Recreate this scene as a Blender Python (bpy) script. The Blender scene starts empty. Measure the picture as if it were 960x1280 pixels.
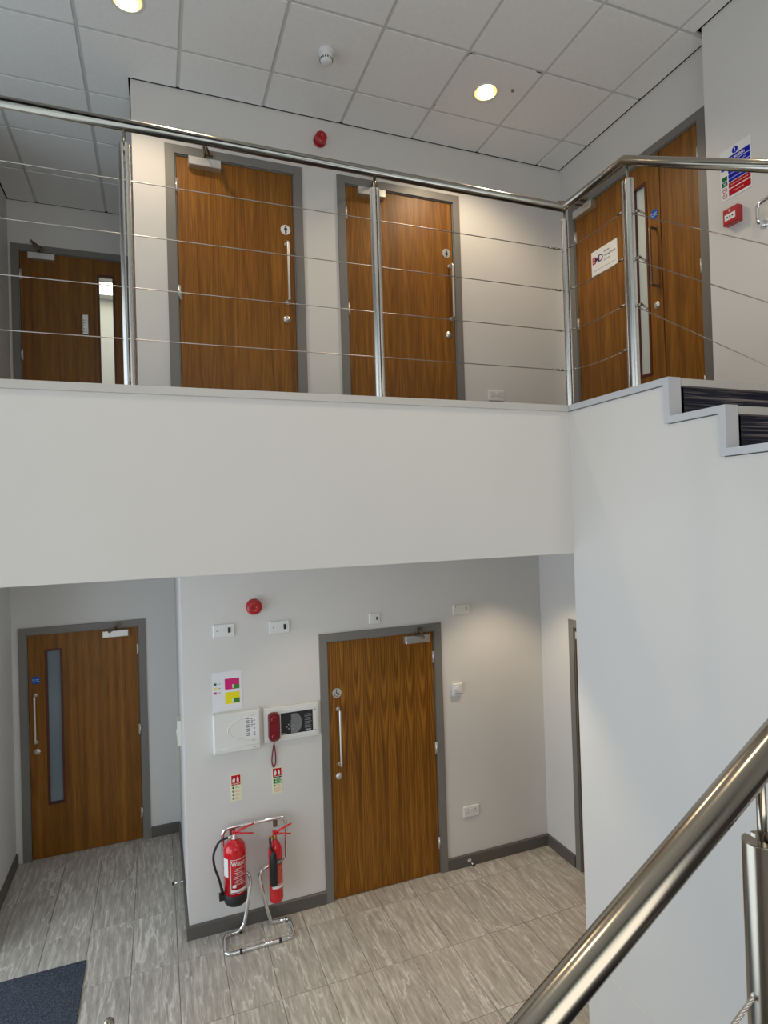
import bpy, math, random
from mathutils import Vector, Matrix
random.seed(7)
SC = bpy.context.scene
COL = SC.collection
PI = math.pi
R = math.radians

# ------------------------------------------------------------------ camera, world, lights, exposure
EYE = Vector((0.0, 0.0, 3.017))
YAW, PIT, ROL, FPX = R(20.8715), R(0.5511), R(-1.7446), 746.67
f = Vector((math.sin(YAW)*math.cos(PIT), math.cos(YAW)*math.cos(PIT), math.sin(PIT)))
r0 = Vector((math.cos(YAW), -math.sin(YAW), 0)); u0 = r0.cross(f)
rt = r0*math.cos(ROL) + u0*math.sin(ROL); up = -r0*math.sin(ROL) + u0*math.cos(ROL)
cd = bpy.data.cameras.new('camera'); cam = bpy.data.objects.new('camera', cd); COL.objects.link(cam)
M3 = Matrix((rt, up, -f)).transposed()
cam.matrix_world = Matrix.Translation(EYE) @ M3.to_4x4()
cd.sensor_fit = 'HORIZONTAL'; cd.sensor_width = 36.0; cd.lens = FPX/960*36.0
cd.clip_start = 0.02; cd.clip_end = 100
SC.camera = cam
SC.view_settings.view_transform = 'Standard'; SC.view_settings.look = 'None'
SC.view_settings.gamma = 1.0; SC.view_settings.use_curve_mapping = False
SC.view_settings.exposure = -0.05
w = bpy.data.worlds.new('sky'); SC.world = w; w.use_nodes = True
bg = w.node_tree.nodes['Background']; bg.inputs[0].default_value = (0.80, 0.89, 1.0, 1); bg.inputs[1].default_value = 0.9

def area_light(name, loc, rot, sx, sy, power, col):
    l = bpy.data.lights.new(name, 'AREA'); l.shape = 'RECTANGLE'; l.size = sx; l.size_y = sy
    l.energy = power; l.color = col
    o = bpy.data.objects.new(name, l); COL.objects.link(o); o.location = loc; o.rotation_euler = rot
    return o
# daylight entering through the glazed wall on the left and the stair window behind the camera
area_light('daylight_entrance', (-2.20, 2.6, 1.35), (0, -PI/2, 0), 2.4, 4.4, 92, (0.78, 0.89, 1.0))
area_light('daylight_upper_left', (-2.20, 2.2, 4.6), (0, -PI/2-0.40, 0), 2.2, 4.6, 56, (0.74, 0.88, 1.0))
area_light('daylight_stair_window', (0.6, -1.74, 3.3), (PI/2+0.40, 0, 0), 3.0, 2.4, 54, (1.0, 0.90, 0.80))
WARM = (1.0, 0.80, 0.55)
def down_spot(name, loc, power, ang=112, blend=0.6):
    l = bpy.data.lights.new(name, 'SPOT'); l.energy = power; l.color = WARM
    l.spot_size = R(ang); l.spot_blend = blend; l.shadow_soft_size = 0.05
    o = bpy.data.objects.new(name, l); COL.objects.link(o); o.location = loc
    return o

# ------------------------------------------------------------------ key dimensions
FL = 3.62            # upper landing finished floor
CZ = 6.143           # suspended ceiling
YU = 4.48            # upper back wall
YL = 4.614           # lower back wall
XW = 2.217           # white side wall of the upper flight
LZ = 2.80            # lower ceiling

# ------------------------------------------------------------------ materials
def new_mat(name):
    m = bpy.data.materials.new(name); m.use_nodes = True
    nt = m.node_tree; b = nt.nodes['Principled BSDF']
    return m, nt, b
def N(nt, t, **kw):
    n = nt.nodes.new(t)
    for k, v in kw.items(): setattr(n, k, v)
    return n
def srgb(r, g, b):
    c = []
    for v in (r, g, b):
        v /= 255.0
        c.append(v/12.92 if v <= 0.04045 else ((v+0.055)/1.055)**2.4)
    return (*c, 1.0)
def coords(nt, scale, kind='Object'):
    tc = N(nt, 'ShaderNodeTexCoord'); mp = N(nt, 'ShaderNodeMapping')
    mp.inputs['Scale'].default_value = scale
    nt.links.new(tc.outputs[kind], mp.inputs['Vector'])
    return mp
def simple(name, col, rough=0.5, metal=0.0, var=0.04, nscale=6.0, bump=0.0, bscale=200.0, coat=0.0, emit=None, estr=0.0, spec=None):
    m, nt, b = new_mat(name)
    b.inputs['Roughness'].default_value = rough; b.inputs['Metallic'].default_value = metal
    b.inputs['Coat Weight'].default_value = coat
    if spec is not None: b.inputs['Specular IOR Level'].default_value = spec
    mp = coords(nt, (nscale, nscale, nscale))
    n = N(nt, 'ShaderNodeTexNoise'); n.inputs['Scale'].default_value = 1.0; n.inputs['Detail'].default_value = 3
    nt.links.new(mp.outputs[0], n.inputs['Vector'])
    rp = N(nt, 'ShaderNodeValToRGB')
    rp.color_ramp.elements[0].position = 0.3; rp.color_ramp.elements[1].position = 0.7
    rp.color_ramp.elements[0].color = (*[c*(1-var) for c in col[:3]], 1)
    rp.color_ramp.elements[1].color = (*[min(1, c*(1+var)) for c in col[:3]], 1)
    nt.links.new(n.outputs['Fac'], rp.inputs['Fac']); nt.links.new(rp.outputs['Color'], b.inputs['Base Color'])
    if bump > 0:
        n2 = N(nt, 'ShaderNodeTexNoise'); n2.inputs['Scale'].default_value = bscale; n2.inputs['Detail'].default_value = 2
        tc = N(nt, 'ShaderNodeTexCoord'); nt.links.new(tc.outputs['Object'], n2.inputs['Vector'])
        bp = N(nt, 'ShaderNodeBump'); bp.inputs['Strength'].default_value = bump; bp.inputs['Distance'].default_value = 0.002
        nt.links.new(n2.outputs['Fac'], bp.inputs['Height']); nt.links.new(bp.outputs['Normal'], b.inputs['Normal'])
    if emit:
        b.inputs['Emission Color'].default_value = emit; b.inputs['Emission Strength'].default_value = estr
    return m
WALL = simple('wall_paint', (0.70, 0.68, 0.65), 0.75, var=0.015, nscale=1.5, bump=0.12, bscale=160)
SOFF = simple('soffit_paint', (0.70, 0.70, 0.69), 0.8, var=0.01, nscale=2)
GREY = simple('grey_gloss_trim', srgb(122, 119, 114), 0.42, var=0.03, nscale=4, bump=0.05, bscale=60)
SKIRT = simple('skirting_paint', srgb(94, 90, 85), 0.45, var=0.03, nscale=4)
LTRIM = simple('pale_grey_trim', srgb(196, 198, 202), 0.35, var=0.02, nscale=5)
LTRIM2 = simple('anodised_edge_trim', srgb(196, 193, 188), 0.4, var=0.02, nscale=5)
CTILE = simple('ceiling_tile_mineral', (0.86, 0.86, 0.84), 0.9, var=0.02, nscale=30, bump=0.35, bscale=420)
CBAR = simple('ceiling_grid_bar', (0.62, 0.62, 0.60), 0.5, var=0.01)
PLEN = simple('plenum_shade_black', (0.02, 0.02, 0.02), 0.9)  # near-black colour stands in for the shade inside the ceiling edge gap
GROUT = simple('grout', srgb(95, 90, 84), 0.9)
WHITEP = simple('white_plastic', (0.78, 0.78, 0.76), 0.35, var=0.01)
CREAMP = simple('cream_plastic', (0.78, 0.77, 0.66), 0.4, var=0.01)
PANELW = simple('panel_offwhite', (0.76, 0.76, 0.73), 0.4, var=0.01)
DARKP = simple('dark_plastic', (0.018, 0.018, 0.02), 0.4)
GREYP = simple('mid_grey_plastic', srgb(120, 122, 124), 0.45)
LGREYP = simple('line_grey', srgb(150, 152, 155), 0.5)
REDP = simple('red_plastic', srgb(176, 14, 22), 0.3, coat=0.3)
DREDP = simple('dark_red_plastic', srgb(122, 10, 26), 0.35, coat=0.3)
REDPAINT = simple('red_enamel', srgb(212, 10, 30), 0.25, coat=0.6)
BLACKR = simple('black_rubber', (0.014, 0.014, 0.016), 0.5)
CHROME = simple('chrome', (0.86, 0.86, 0.86), 0.08, metal=1.0, var=0.01)
SILVER = simple('satin_silver', (0.74, 0.73, 0.70), 0.35, metal=0.85, var=0.02)
BRONZE = simple('dull_bronze', srgb(128, 112, 92), 0.35, metal=0.7)
PAPER = simple('paper_white', (0.80, 0.79, 0.82), 0.6, var=0.01)
SIGNW = simple('sign_white', (0.80, 0.80, 0.79), 0.7, var=0.01)
BLUE = simple('sign_blue', srgb(8, 30, 170), 0.7, spec=0.15)
SKYB = simple('disc_blue', srgb(22, 92, 178), 0.7, spec=0.15)
SIGNR = simple('sign_red', srgb(186, 12, 34), 0.7, spec=0.15)
SIGNG = simple('sign_green', srgb(24, 110, 64), 0.7, spec=0.15)
PALEG = simple('sign_pale_green', srgb(168, 204, 150), 0.5)
PALEY = simple('sign_pale_cream', srgb(238, 236, 204), 0.5)
PALEO = simple('sign_pale_orange', srgb(232, 190, 150), 0.5)
MAGEN = simple('poster_magenta', srgb(206, 22, 112), 0.5)
YELL = simple('poster_yellow', srgb(238, 222, 20), 0.5)
POSTG = simple('poster_green', srgb(60, 130, 40), 0.5)
INK = simple('ink_black', (0.02, 0.02, 0.025), 0.5)
PURP = simple('logo_plum', srgb(120, 30, 80), 0.5)
INDIGO = simple('logo_indigo', srgb(60, 50, 120), 0.5)
BRASS = simple('brass_valve', srgb(180, 130, 70), 0.3, metal=0.9)
GOLD = simple('reflector_gold', (0.95, 0.80, 0.42), 0.3, metal=0.8)
LAMPM = simple('lamp_glow', (1, 1, 1), 0.5, emit=(1.0, 0.93, 0.78, 1), estr=5.0)
LEDM = simple('led_panel_glow', (1, 1, 1), 0.5, emit=(1.0, 0.98, 0.80, 1), estr=5.0)

def steel_mat(name, col, rough):
    m, nt, b = new_mat(name)
    b.inputs['Metallic'].default_value = 1.0
    b.inputs['Base Color'].default_value = (*col, 1)
    mp = coords(nt, (40, 40, 40))
    n = N(nt, 'ShaderNodeTexNoise'); n.inputs['Scale'].default_value = 6; n.inputs['Detail'].default_value = 4
    nt.links.new(mp.outputs[0], n.inputs['Vector'])
    mr = N(nt, 'ShaderNodeMapRange'); mr.inputs['To Min'].default_value = rough*0.95; mr.inputs['To Max'].default_value = rough*1.05
    nt.links.new(n.outputs['Fac'], mr.inputs['Value']); nt.links.new(mr.outputs[0], b.inputs['Roughness'])
    return m
STEEL = steel_mat('brushed_steel', (0.38, 0.345, 0.285), 0.2)
PSTEEL = steel_mat('post_steel_lightened', (0.72, 0.70, 0.66), 0.27)  # base colour lightened to carry the bright reflections on the upper posts
CABLE = steel_mat('cable_steel', (0.50, 0.47, 0.44), 0.35)

FIG = 0.085
def wood_mat(name, figured, FIG=0.085, LEAF=0.0585):
    m, nt, b = new_mat(name); L = nt.links.new
    tc = N(nt, 'ShaderNodeTexCoord'); oi = N(nt, 'ShaderNodeObjectInfo')
    sep = N(nt, 'ShaderNodeSeparateXYZ'); L(tc.outputs['Object'], sep.inputs[0])
    def math_(op, a, b_=None, v=None):
        n = N(nt, 'ShaderNodeMath', operation=op)
        L(a, n.inputs[0])
        if b_ is not None: L(b_, n.inputs[1])
        elif v is not None: n.inputs[1].default_value = v
        return n.outputs[0]
    # book-matched veneer leaves: mirrored x
    pp = math_('PINGPONG', sep.outputs['X'], v=LEAF if figured else 0.075)
    rnd = math_('MULTIPLY', oi.outputs['Random'], v=37.0)
    zoff = math_('ADD', sep.outputs['Z'], rnd)
    comb = N(nt, 'ShaderNodeCombineXYZ'); L(math_('MULTIPLY', pp, v=15.0), comb.inputs[0])
    L(rnd, comb.inputs[1]); L(math_('MULTIPLY', zoff, v=0.9), comb.inputs[2])
    n1 = N(nt, 'ShaderNodeTexNoise'); n1.inputs['Scale'].default_value = 1.0; n1.inputs['Detail'].default_value = 1.5
    L(comb.outputs[0], n1.inputs['Vector'])
    # growth rings: cathedral arches mirrored from leaf to leaf
    sq = math_('MULTIPLY', math_('MULTIPLY', pp, pp), v=(-17.8/LEAF**2*1.0 if figured else -1500.0))
    fld = math_('ADD', math_('MULTIPLY', zoff, v=11.0), math_('MULTIPLY', n1.outputs['Fac'], v=26.0))
    ring = math_('SINE', math_('ADD', fld, sq))
    # fine fibres
    comb2 = N(nt, 'ShaderNodeCombineXYZ'); L(math_('MULTIPLY', sep.outputs['X'], v=340.0), comb2.inputs[0])
    L(math_('MULTIPLY', zoff, v=5.0), comb2.inputs[2])
    n2 = N(nt, 'ShaderNodeTexNoise'); n2.inputs['Scale'].default_value = 1.0; n2.inputs['Detail'].default_value = 3
    L(comb2.outputs[0], n2.inputs['Vector'])
    comb3 = N(nt, 'ShaderNodeCombineXYZ'); L(math_('MULTIPLY', sep.outputs['X'], v=24.0), comb3.inputs[0])
    L(math_('MULTIPLY', zoff, v=0.5), comb3.inputs[2])
    n3 = N(nt, 'ShaderNodeTexNoise'); n3.inputs['Scale'].default_value = 1.0; n3.inputs['Detail'].default_value = 3
    L(comb3.outputs[0], n3.inputs['Vector'])
    s = math_('ADD', math_('MULTIPLY', ring, v=FIG if figured else 0.015), math_('MULTIPLY', n2.outputs['Fac'], v=0.40))
    s = math_('ADD', s, math_('MULTIPLY', n3.outputs['Fac'], v=0.42))
    rp = N(nt, 'ShaderNodeValToRGB'); L(s, rp.inputs['Fac'])
    e = rp.color_ramp.elements
    e[0].position = 0.22; e[0].color = srgb(86, 48, 8)
    e[1].position = 0.62; e[1].color = srgb(172, 118, 40)
    k = e.new(0.36); k.color = srgb(117, 72, 12)
    k = e.new(0.46); k.color = srgb(139, 89, 22)
    L(rp.outputs['Color'], b.inputs['Base Color'])
    b.inputs['Roughness'].default_value = 0.42
    b.inputs['Specular IOR Level'].default_value = 0.35
    return m
WOODF = wood_mat('veneer_figured', True)
WOODM = wood_mat('veneer_crown', True, 0.035, 0.088)
WOODP = wood_mat('veneer_plain', False)
BEAD = simple('dark_glazing_bead', srgb(88, 38, 14), 0.4, var=0.1, nscale=20)

def stone_mat():
    m, nt, b = new_mat('stone_tile'); L = nt.links.new
    geo = N(nt, 'ShaderNodeNewGeometry'); oi = N(nt, 'ShaderNodeObjectInfo')
    mul = N(nt, 'ShaderNodeVectorMath', operation='SCALE'); mul.inputs['Scale'].default_value = 60.0
    cx = N(nt, 'ShaderNodeCombineXYZ'); L(oi.outputs['Random'], cx.inputs[0]); L(oi.outputs['Random'], cx.inputs[1])
    L(cx.outputs[0], mul.inputs[0])
    add = N(nt, 'ShaderNodeVectorMath', operation='ADD'); L(geo.outputs['Position'], add.inputs[0]); L(mul.outputs[0], add.inputs[1])
    mp = N(nt, 'ShaderNodeMapping'); mp.inputs['Scale'].default_value = (34, 4.0, 1); mp.inputs['Rotation'].default_value = (0, 0, R(6))
    L(add.outputs[0], mp.inputs['Vector'])
    n1 = N(nt, 'ShaderNodeTexNoise'); n1.inputs['Scale'].default_value = 1.0; n1.inputs['Detail'].default_value = 9; n1.inputs['Roughness'].default_value = 0.72; n1.inputs['Distortion'].default_value = 0.25
    L(mp.outputs[0], n1.inputs['Vector'])
    rp = N(nt, 'ShaderNodeValToRGB'); L(n1.outputs['Fac'], rp.inputs['Fac'])
    e = rp.color_ramp.elements
    e[0].position = 0.30; e[0].color = srgb(150, 143, 132)
    e[1].position = 0.70; e[1].color = srgb(224, 219, 210)
    k = e.new(0.5); k.color = srgb(182, 175, 164)
    # thin pale veins
    mp2 = N(nt, 'ShaderNodeMapping'); mp2.inputs['Scale'].default_value = (7, 0.8, 1); mp2.inputs['Rotation'].default_value = (0, 0, R(6))
    L(add.outputs[0], mp2.inputs['Vector'])
    n2 = N(nt, 'ShaderNodeTexNoise'); n2.inputs['Scale'].default_value = 1.0; n2.inputs['Detail'].default_value = 5; n2.inputs['Distortion'].default_value = 0.3
    L(mp2.outputs[0], n2.inputs['Vector'])
    sb = N(nt, 'ShaderNodeMath', operation='SUBTRACT'); L(n2.outputs['Fac'], sb.inputs[0]); sb.inputs[1].default_value = 0.5
    ab = N(nt, 'ShaderNodeMath', operation='ABSOLUTE'); L(sb.outputs[0], ab.inputs[0])
    r2 = N(nt, 'ShaderNodeValToRGB'); L(ab.outputs[0], r2.inputs['Fac'])
    r2.color_ramp.elements[0].position = 0.0; r2.color_ramp.elements[0].color = (0.75, 0.75, 0.75, 1)
    r2.color_ramp.elements[1].position = 0.012; r2.color_ramp.elements[1].color = (0, 0, 0, 1)
    mx = N(nt, 'ShaderNodeMix', data_type='RGBA'); L(r2.outputs['Color'], mx.inputs['Factor'])
    L(rp.outputs['Color'], mx.inputs['A']); mx.inputs['B'].default_value = srgb(232, 228, 220)
    # tile to tile tone
    mr = N(nt, 'ShaderNodeMapRange'); mr.inputs['To Min'].default_value = 0.93; mr.inputs['To Max'].default_value = 1.05
    L(oi.outputs['Random'], mr.inputs['Value'])
    hv = N(nt, 'ShaderNodeHueSaturation'); L(mr.outputs[0], hv.inputs['Value']); L(mx.outputs['Result'], hv.inputs['Color'])
    L(hv.outputs['Color'], b.inputs['Base Color'])
    b.inputs['Roughness'].default_value = 0.34
    bp = N(nt, 'ShaderNodeBump'); bp.inputs['Strength'].default_value = 0.1; bp.inputs['Distance'].default_value = 0.002
    L(n1.outputs['Fac'], bp.inputs['Height']); L(bp.outputs['Normal'], b.inputs['Normal'])
    return m
STONE = stone_mat()

def carpet_mat(name, c0, c1, sc, c2=None):
    m, nt, b = new_mat(name); L = nt.links.new
    mp = coords(nt, sc)
    n = N(nt, 'ShaderNodeTexNoise'); n.inputs['Scale'].default_value = 1.0; n.inputs['Detail'].default_value = 4; n.inputs['Roughness'].default_value = 0.7
    L(mp.outputs[0], n.inputs['Vector'])
    rp = N(nt, 'ShaderNodeValToRGB'); L(n.outputs['Fac'], rp.inputs['Fac'])
    rp.color_ramp.elements[0].position = 0.35; rp.color_ramp.elements[0].color = c0
    rp.color_ramp.elements[1].position = 0.65; rp.color_ramp.elements[1].color = c1
    if c2: k = rp.color_ramp.elements.new(0.5); k.color = c2
    L(rp.outputs['Color'], b.inputs['Base Color']); b.inputs['Roughness'].default_value = 0.95
    bp = N(nt, 'ShaderNodeBump'); bp.inputs['Strength'].default_value = 0.8; bp.inputs['Distance'].default_value = 0.004
    L(n.outputs['Fac'], bp.inputs['Height']); L(bp.outputs['Normal'], b.inputs['Normal'])
    return m
MATC = carpet_mat('entrance_mat_fibre', srgb(30, 36, 46), srgb(92, 100, 112), (130, 130, 130), srgb(54, 62, 74))
STRIPE = carpet_mat('striped_stair_carpet', srgb(16, 20, 44), srgb(150, 140, 134), (1.2, 1.2, 95), srgb(40, 42, 56))

def frosted(name, col, rough=0.35, trans=0.0):
    m, nt, b = new_mat(name)
    mp = coords(nt, (3, 3, 3)); n = N(nt, 'ShaderNodeTexNoise'); nt.links.new(mp.outputs[0], n.inputs['Vector'])
    rp = N(nt, 'ShaderNodeValToRGB'); nt.links.new(n.outputs['Fac'], rp.inputs['Fac'])
    rp.color_ramp.elements[0].color = (*[c*0.95 for c in col], 1); rp.color_ramp.elements[1].color = (*col, 1)
    nt.links.new(rp.outputs['Color'], b.inputs['Base Color'])
    b.inputs['Roughness'].default_value = rough
    b.inputs['Transmission Weight'].default_value = trans
    return m
GLASSF = frosted('frosted_glass_backlit_tone', (0.62, 0.68, 0.64))  # opaque pane; its pale tone stands in for light from behind
GLASSD = frosted('glass_reflection_blue_grey', (0.20, 0.25, 0.28), 0.12)  # opaque pane; blue-grey base paints a reflection over the unlit room behind
def clear_pane():
    m = bpy.data.materials.new('clear_glass'); m.use_nodes = True; nt = m.node_tree; nt.nodes.clear()
    o = N(nt, 'ShaderNodeOutputMaterial'); t = N(nt, 'ShaderNodeBsdfTransparent'); g = N(nt, 'ShaderNodeBsdfGlossy')
    t.inputs['Color'].default_value = (0.93, 0.96, 0.95, 1); g.inputs['Roughness'].default_value = 0.03
    fr = N(nt, 'ShaderNodeFresnel'); fr.inputs['IOR'].default_value = 1.45
    mx = N(nt, 'ShaderNodeMixShader'); nt.links.new(fr.outputs[0], mx.inputs[0]); nt.links.new(t.outputs[0], mx.inputs[1]); nt.links.new(g.outputs[0], mx.inputs[2])
    nt.links.new(mx.outputs[0], o.inputs['Surface'])
    return m
CLEAR = clear_pane()

# ------------------------------------------------------------------ mesh helpers
class MB:
    def __init__(s): s.v = []; s.f = []; s.s = []
    def add(s, vs, fs, smooth=False):
        b = len(s.v); s.v += [tuple(v) for v in vs]
        s.f += [tuple(i+b for i in q) for q in fs]
        s.s += ([smooth]*len(fs) if isinstance(smooth, bool) else list(smooth))
        return s
    def box(s, x0, x1, y0, y1, z0, z1):
        vs = [(x0,y0,z0),(x1,y0,z0),(x1,y1,z0),(x0,y1,z0),(x0,y0,z1),(x1,y0,z1),(x1,y1,z1),(x0,y1,z1)]
        return s.add(vs, [(0,3,2,1),(4,5,6,7),(0,1,5,4),(1,2,6,5),(2,3,7,6),(3,0,4,7)])
    def cbox(s, x0, x1, y0, y1, z0, z1, c=0.004):
        """box with chamfered front (-y) edges"""
        vs = [(x0,y1,z0),(x1,y1,z0),(x1,y1,z1),(x0,y1,z1),(x0,y0+c,z0),(x1,y0+c,z0),(x1,y0+c,z1),(x0,y0+c,z1),
              (x0+c,y0,z0+c),(x1-c,y0,z0+c),(x1-c,y0,z1-c),(x0+c,y0,z1-c)]
        fs = [(0,3,2,1),(0,1,5,4),(1,2,6,5),(2,3,7,6),(3,0,4,7),(4,5,9,8),(5,6,10,9),(6,7,11,10),(7,4,8,11),(8,9,10,11)]
        return s.add(vs, fs)
    def prism(s, pts, axis, a0, a1, smooth=False):
        """polygon pts (2D) extruded along axis: 'x' uses (y,z), 'y' uses (x,z), 'z' uses (x,y)"""
        n = len(pts)
        def P(p, a): return {'x': (a, p[0], p[1]), 'y': (p[0], a, p[1]), 'z': (p[0], p[1], a)}[axis]
        vs = [P(p, a0) for p in pts] + [P(p, a1) for p in pts]
        fs = [tuple(range(n-1, -1, -1)), tuple(range(n, 2*n))] + [(i, (i+1) % n, n+(i+1) % n, n+i) for i in range(n)]
        return s.add(vs, fs, [False, False] + [smooth]*n)
    def tube(s, path, r, n=12, closed=False, caps=True):
        P = [Vector(p) for p in path]; m = len(P)
        rr = r if isinstance(r, (list, tuple)) else [r]*m
        T = []
        for i in range(m):
            a = P[i-1] if (i > 0 or closed) else P[i]; b = P[(i+1) % m] if (i < m-1 or closed) else P[i]
            d1 = (P[i]-a).normalized() if (P[i]-a).length > 1e-9 else None
            d2 = (b-P[i]).normalized() if (b-P[i]).length > 1e-9 else None
            t = (d1 or d2) + (d2 or d1); T.append(t.normalized())
        ref = Vector((0, 0, 1)) if abs(T[0].z) < 0.9 else Vector((0, 1, 0))
        u = T[0].cross(ref).normalized(); vs = []
        for i in range(m):
            u = (u - T[i]*u.dot(T[i])).normalized(); v = T[i].cross(u)
            # mitre correction
            a = P[i-1] if (i > 0 or closed) else None; k = 1.0; ax = None
            if a is not None and (i < m-1 or closed):
                d1 = (P[i]-a).normalized(); d2 = (P[(i+1) % m]-P[i]).normalized()
                c = T[i].dot(d1); bi = (d2-d1)
                if bi.length > 1e-6 and c > 0.3: ax = bi.normalized(); k = 1/c
            for j in range(n):
                th = 2*PI*j/n; o = (u*math.cos(th)+v*math.sin(th))*rr[i]
                if ax is not None: o = o + ax*(o.dot(ax)*(k-1))
                vs.append(P[i]+o)
        fs = []; sm = []
        for i in range(m if closed else m-1):
            for j in range(n):
                a = i*n+j; b = i*n+(j+1) % n; c = ((i+1) % m)*n+(j+1) % n; d = ((i+1) % m)*n+j
                fs.append((a, b, c, d)); sm.append(True)
        if caps and not closed:
            fs.append(tuple(range(n-1, -1, -1))); sm.append(False)
            fs.append(tuple(range((m-1)*n, m*n))); sm.append(False)
        return s.add(vs, fs, sm)
    def lathe(s, prof, c=(0,0,0), axis='z', n=24):
        """profile [(r, h)] revolved about an axis through c; axis z, or y (h along -y) or x"""
        vs = []
        for r, h in prof:
            for j in range(n):
                a = 2*PI*j/n; x = r*math.cos(a); y = r*math.sin(a)
                if axis == 'z': p = (c[0]+x, c[1]+y, c[2]+h)
                elif axis == 'y': p = (c[0]+x, c[1]-h, c[2]+y)
                else: p = (c[0]-h, c[1]-x, c[2]+y)
                vs.append(p)
        fs = []; sm = []
        for i in range(len(prof)-1):
            for j in range(n):
                a = i*n+j; b = i*n+(j+1) % n
                fs.append((a, b, b+n, a+n)); sm.append(True)
        fs.append(tuple(range(n-1, -1, -1))); sm.append(False)
        k = (len(prof)-1)*n; fs.append(tuple(range(k, k+n))); sm.append(False)
        return s.add(vs, fs, sm)
    def build(s, name, mat, parent=None, bevel=0, loc=None, sharp=None):
        me = bpy.data.meshes.new(name); me.from_pydata(s.v, [], s.f); me.update()
        me.polygons.foreach_set('use_smooth', s.s)
        me.materials.append(mat)
        if sharp:
            try: me.set_sharp_from_angle(angle=R(sharp))
            except Exception: pass
        o = bpy.data.objects.new(name, me); COL.objects.link(o)
        if parent: o.parent = parent
        if loc: o.location = loc
        if bevel:
            b = o.modifiers.new('bevel', 'BEVEL'); b.width = bevel; b.segments = 2; b.limit_method = 'ANGLE'; b.angle_limit = R(40)
        return o
def tag(o, label, cat=None, group=None, kind=None):
    o['label'] = label
    if cat: o['category'] = cat
    if group: o['group'] = group
    if kind: o['kind'] = kind
    return o
def empty(name, label, cat, loc=(0,0,0), rz=0, group=None, kind=None):
    o = bpy.data.objects.new(name, None); COL.objects.link(o); o.empty_display_size = 0.1
    o.location = loc; o.rotation_euler = (0, 0, rz)
    return tag(o, label, cat, group, kind)
def text(body, size, mat, parent, loc, name='lettering', align='CENTER', thick=0.0003, bold=0.0, sx=1.0, rot=(PI/2, 0, 0)):
    cu = bpy.data.curves.new(name, 'FONT'); cu.body = body; cu.size = size; cu.align_x = align; cu.align_y = 'CENTER'
    cu.extrude = thick; cu.offset = bold; cu.resolution_u = 3
    t = bpy.data.objects.new(name+'_tmp', cu); COL.objects.link(t)
    dg = bpy.context.evaluated_depsgraph_get()
    me = bpy.data.meshes.new_from_object(t.evaluated_get(dg))
    bpy.data.objects.remove(t); bpy.data.curves.remove(cu)
    me.materials.clear(); me.materials.append(mat); me.name = name
    o = bpy.data.objects.new(name, me); COL.objects.link(o); o.parent = parent
    o.location = loc; o.rotation_euler = rot; o.scale = (sx, 1, 1)
    return o
def arc(cx, cz, r, a0, a1, n):
    return [(cx+r*math.cos(R(a0+(a1-a0)*i/n)), cz+r*math.sin(R(a0+(a1-a0)*i/n))) for i in range(n+1)]
def rounded(pts, r, n=5, closed=False):
    """round the corners of a 3D polyline"""
    P = [Vector(p) for p in pts]; out = []; m = len(P)
    for i in range(m):
        if not closed and i in (0, m-1): out.append(P[i]); continue
        a = P[i-1]; b = P[(i+1) % m]; d1 = (a-P[i]); d2 = (b-P[i])
        k = min(r, d1.length*0.49, d2.length*0.49); p0 = P[i]+d1.normalized()*k; p1 = P[i]+d2.normalized()*k
        for j in range(n+1):
            t = j/n; out.append(p0*(1-t)**2 + P[i]*2*t*(1-t) + p1*t*t)
    return out
def rrect(x0, x1, z0, z1, r, n=5):
    return arc(x1-r, z1-r, r, 0, 90, n)+arc(x0+r, z1-r, r, 90, 180, n)+arc(x0+r, z0+r, r, 180, 270, n)+arc(x1-r, z0+r, r, 270, 360, n)

# ------------------------------------------------------------------ setting: walls with openings
VOID = MB()
def cap_void(x0, x1, y0, y1, z1):
    if z1 > CZ: VOID.box(x0, x1, y0, y1, CZ+0.002, CZ+0.13); return CZ+0.001
    return z1
def wall_xz(name, label, x0, x1, y0, y1, z0, z1, holes=(), mat=WALL):
    """wall running along x; holes (xa, xb, za, zb)"""
    z1 = cap_void(x0, x1, y0, y1, z1)
    m = MB(); xs = x0
    for xa, xb, za, zb in sorted(holes):
        m.box(xs, xa, y0, y1, z0, z1)
        if za > z0: m.box(xa, xb, y0, y1, z0, za)
        if zb < z1: m.box(xa, xb, y0, y1, zb, z1)
        xs = xb
    m.box(xs, x1, y0, y1, z0, z1)
    return tag(m.build(name, mat), label, 'wall', kind='structure')
def wall_yz(name, label, x0, x1, y0, y1, z0, z1, holes=(), mat=WALL):
    z1 = cap_void(x0, x1, y0, y1, z1)
    m = MB(); ys = y0
    for ya, yb, za, zb in sorted(holes):
        m.box(x0, x1, ys, ya, z0, z1)
        if za > z0: m.box(x0, x1, ya, yb, z0, za)
        if zb < z1: m.box(x0, x1, ya, yb, zb, z1)
        ys = yb
    m.box(x0, x1, ys, y1, z0, z1)
    return tag(m.build(name, mat), label, 'wall', kind='structure')

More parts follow.
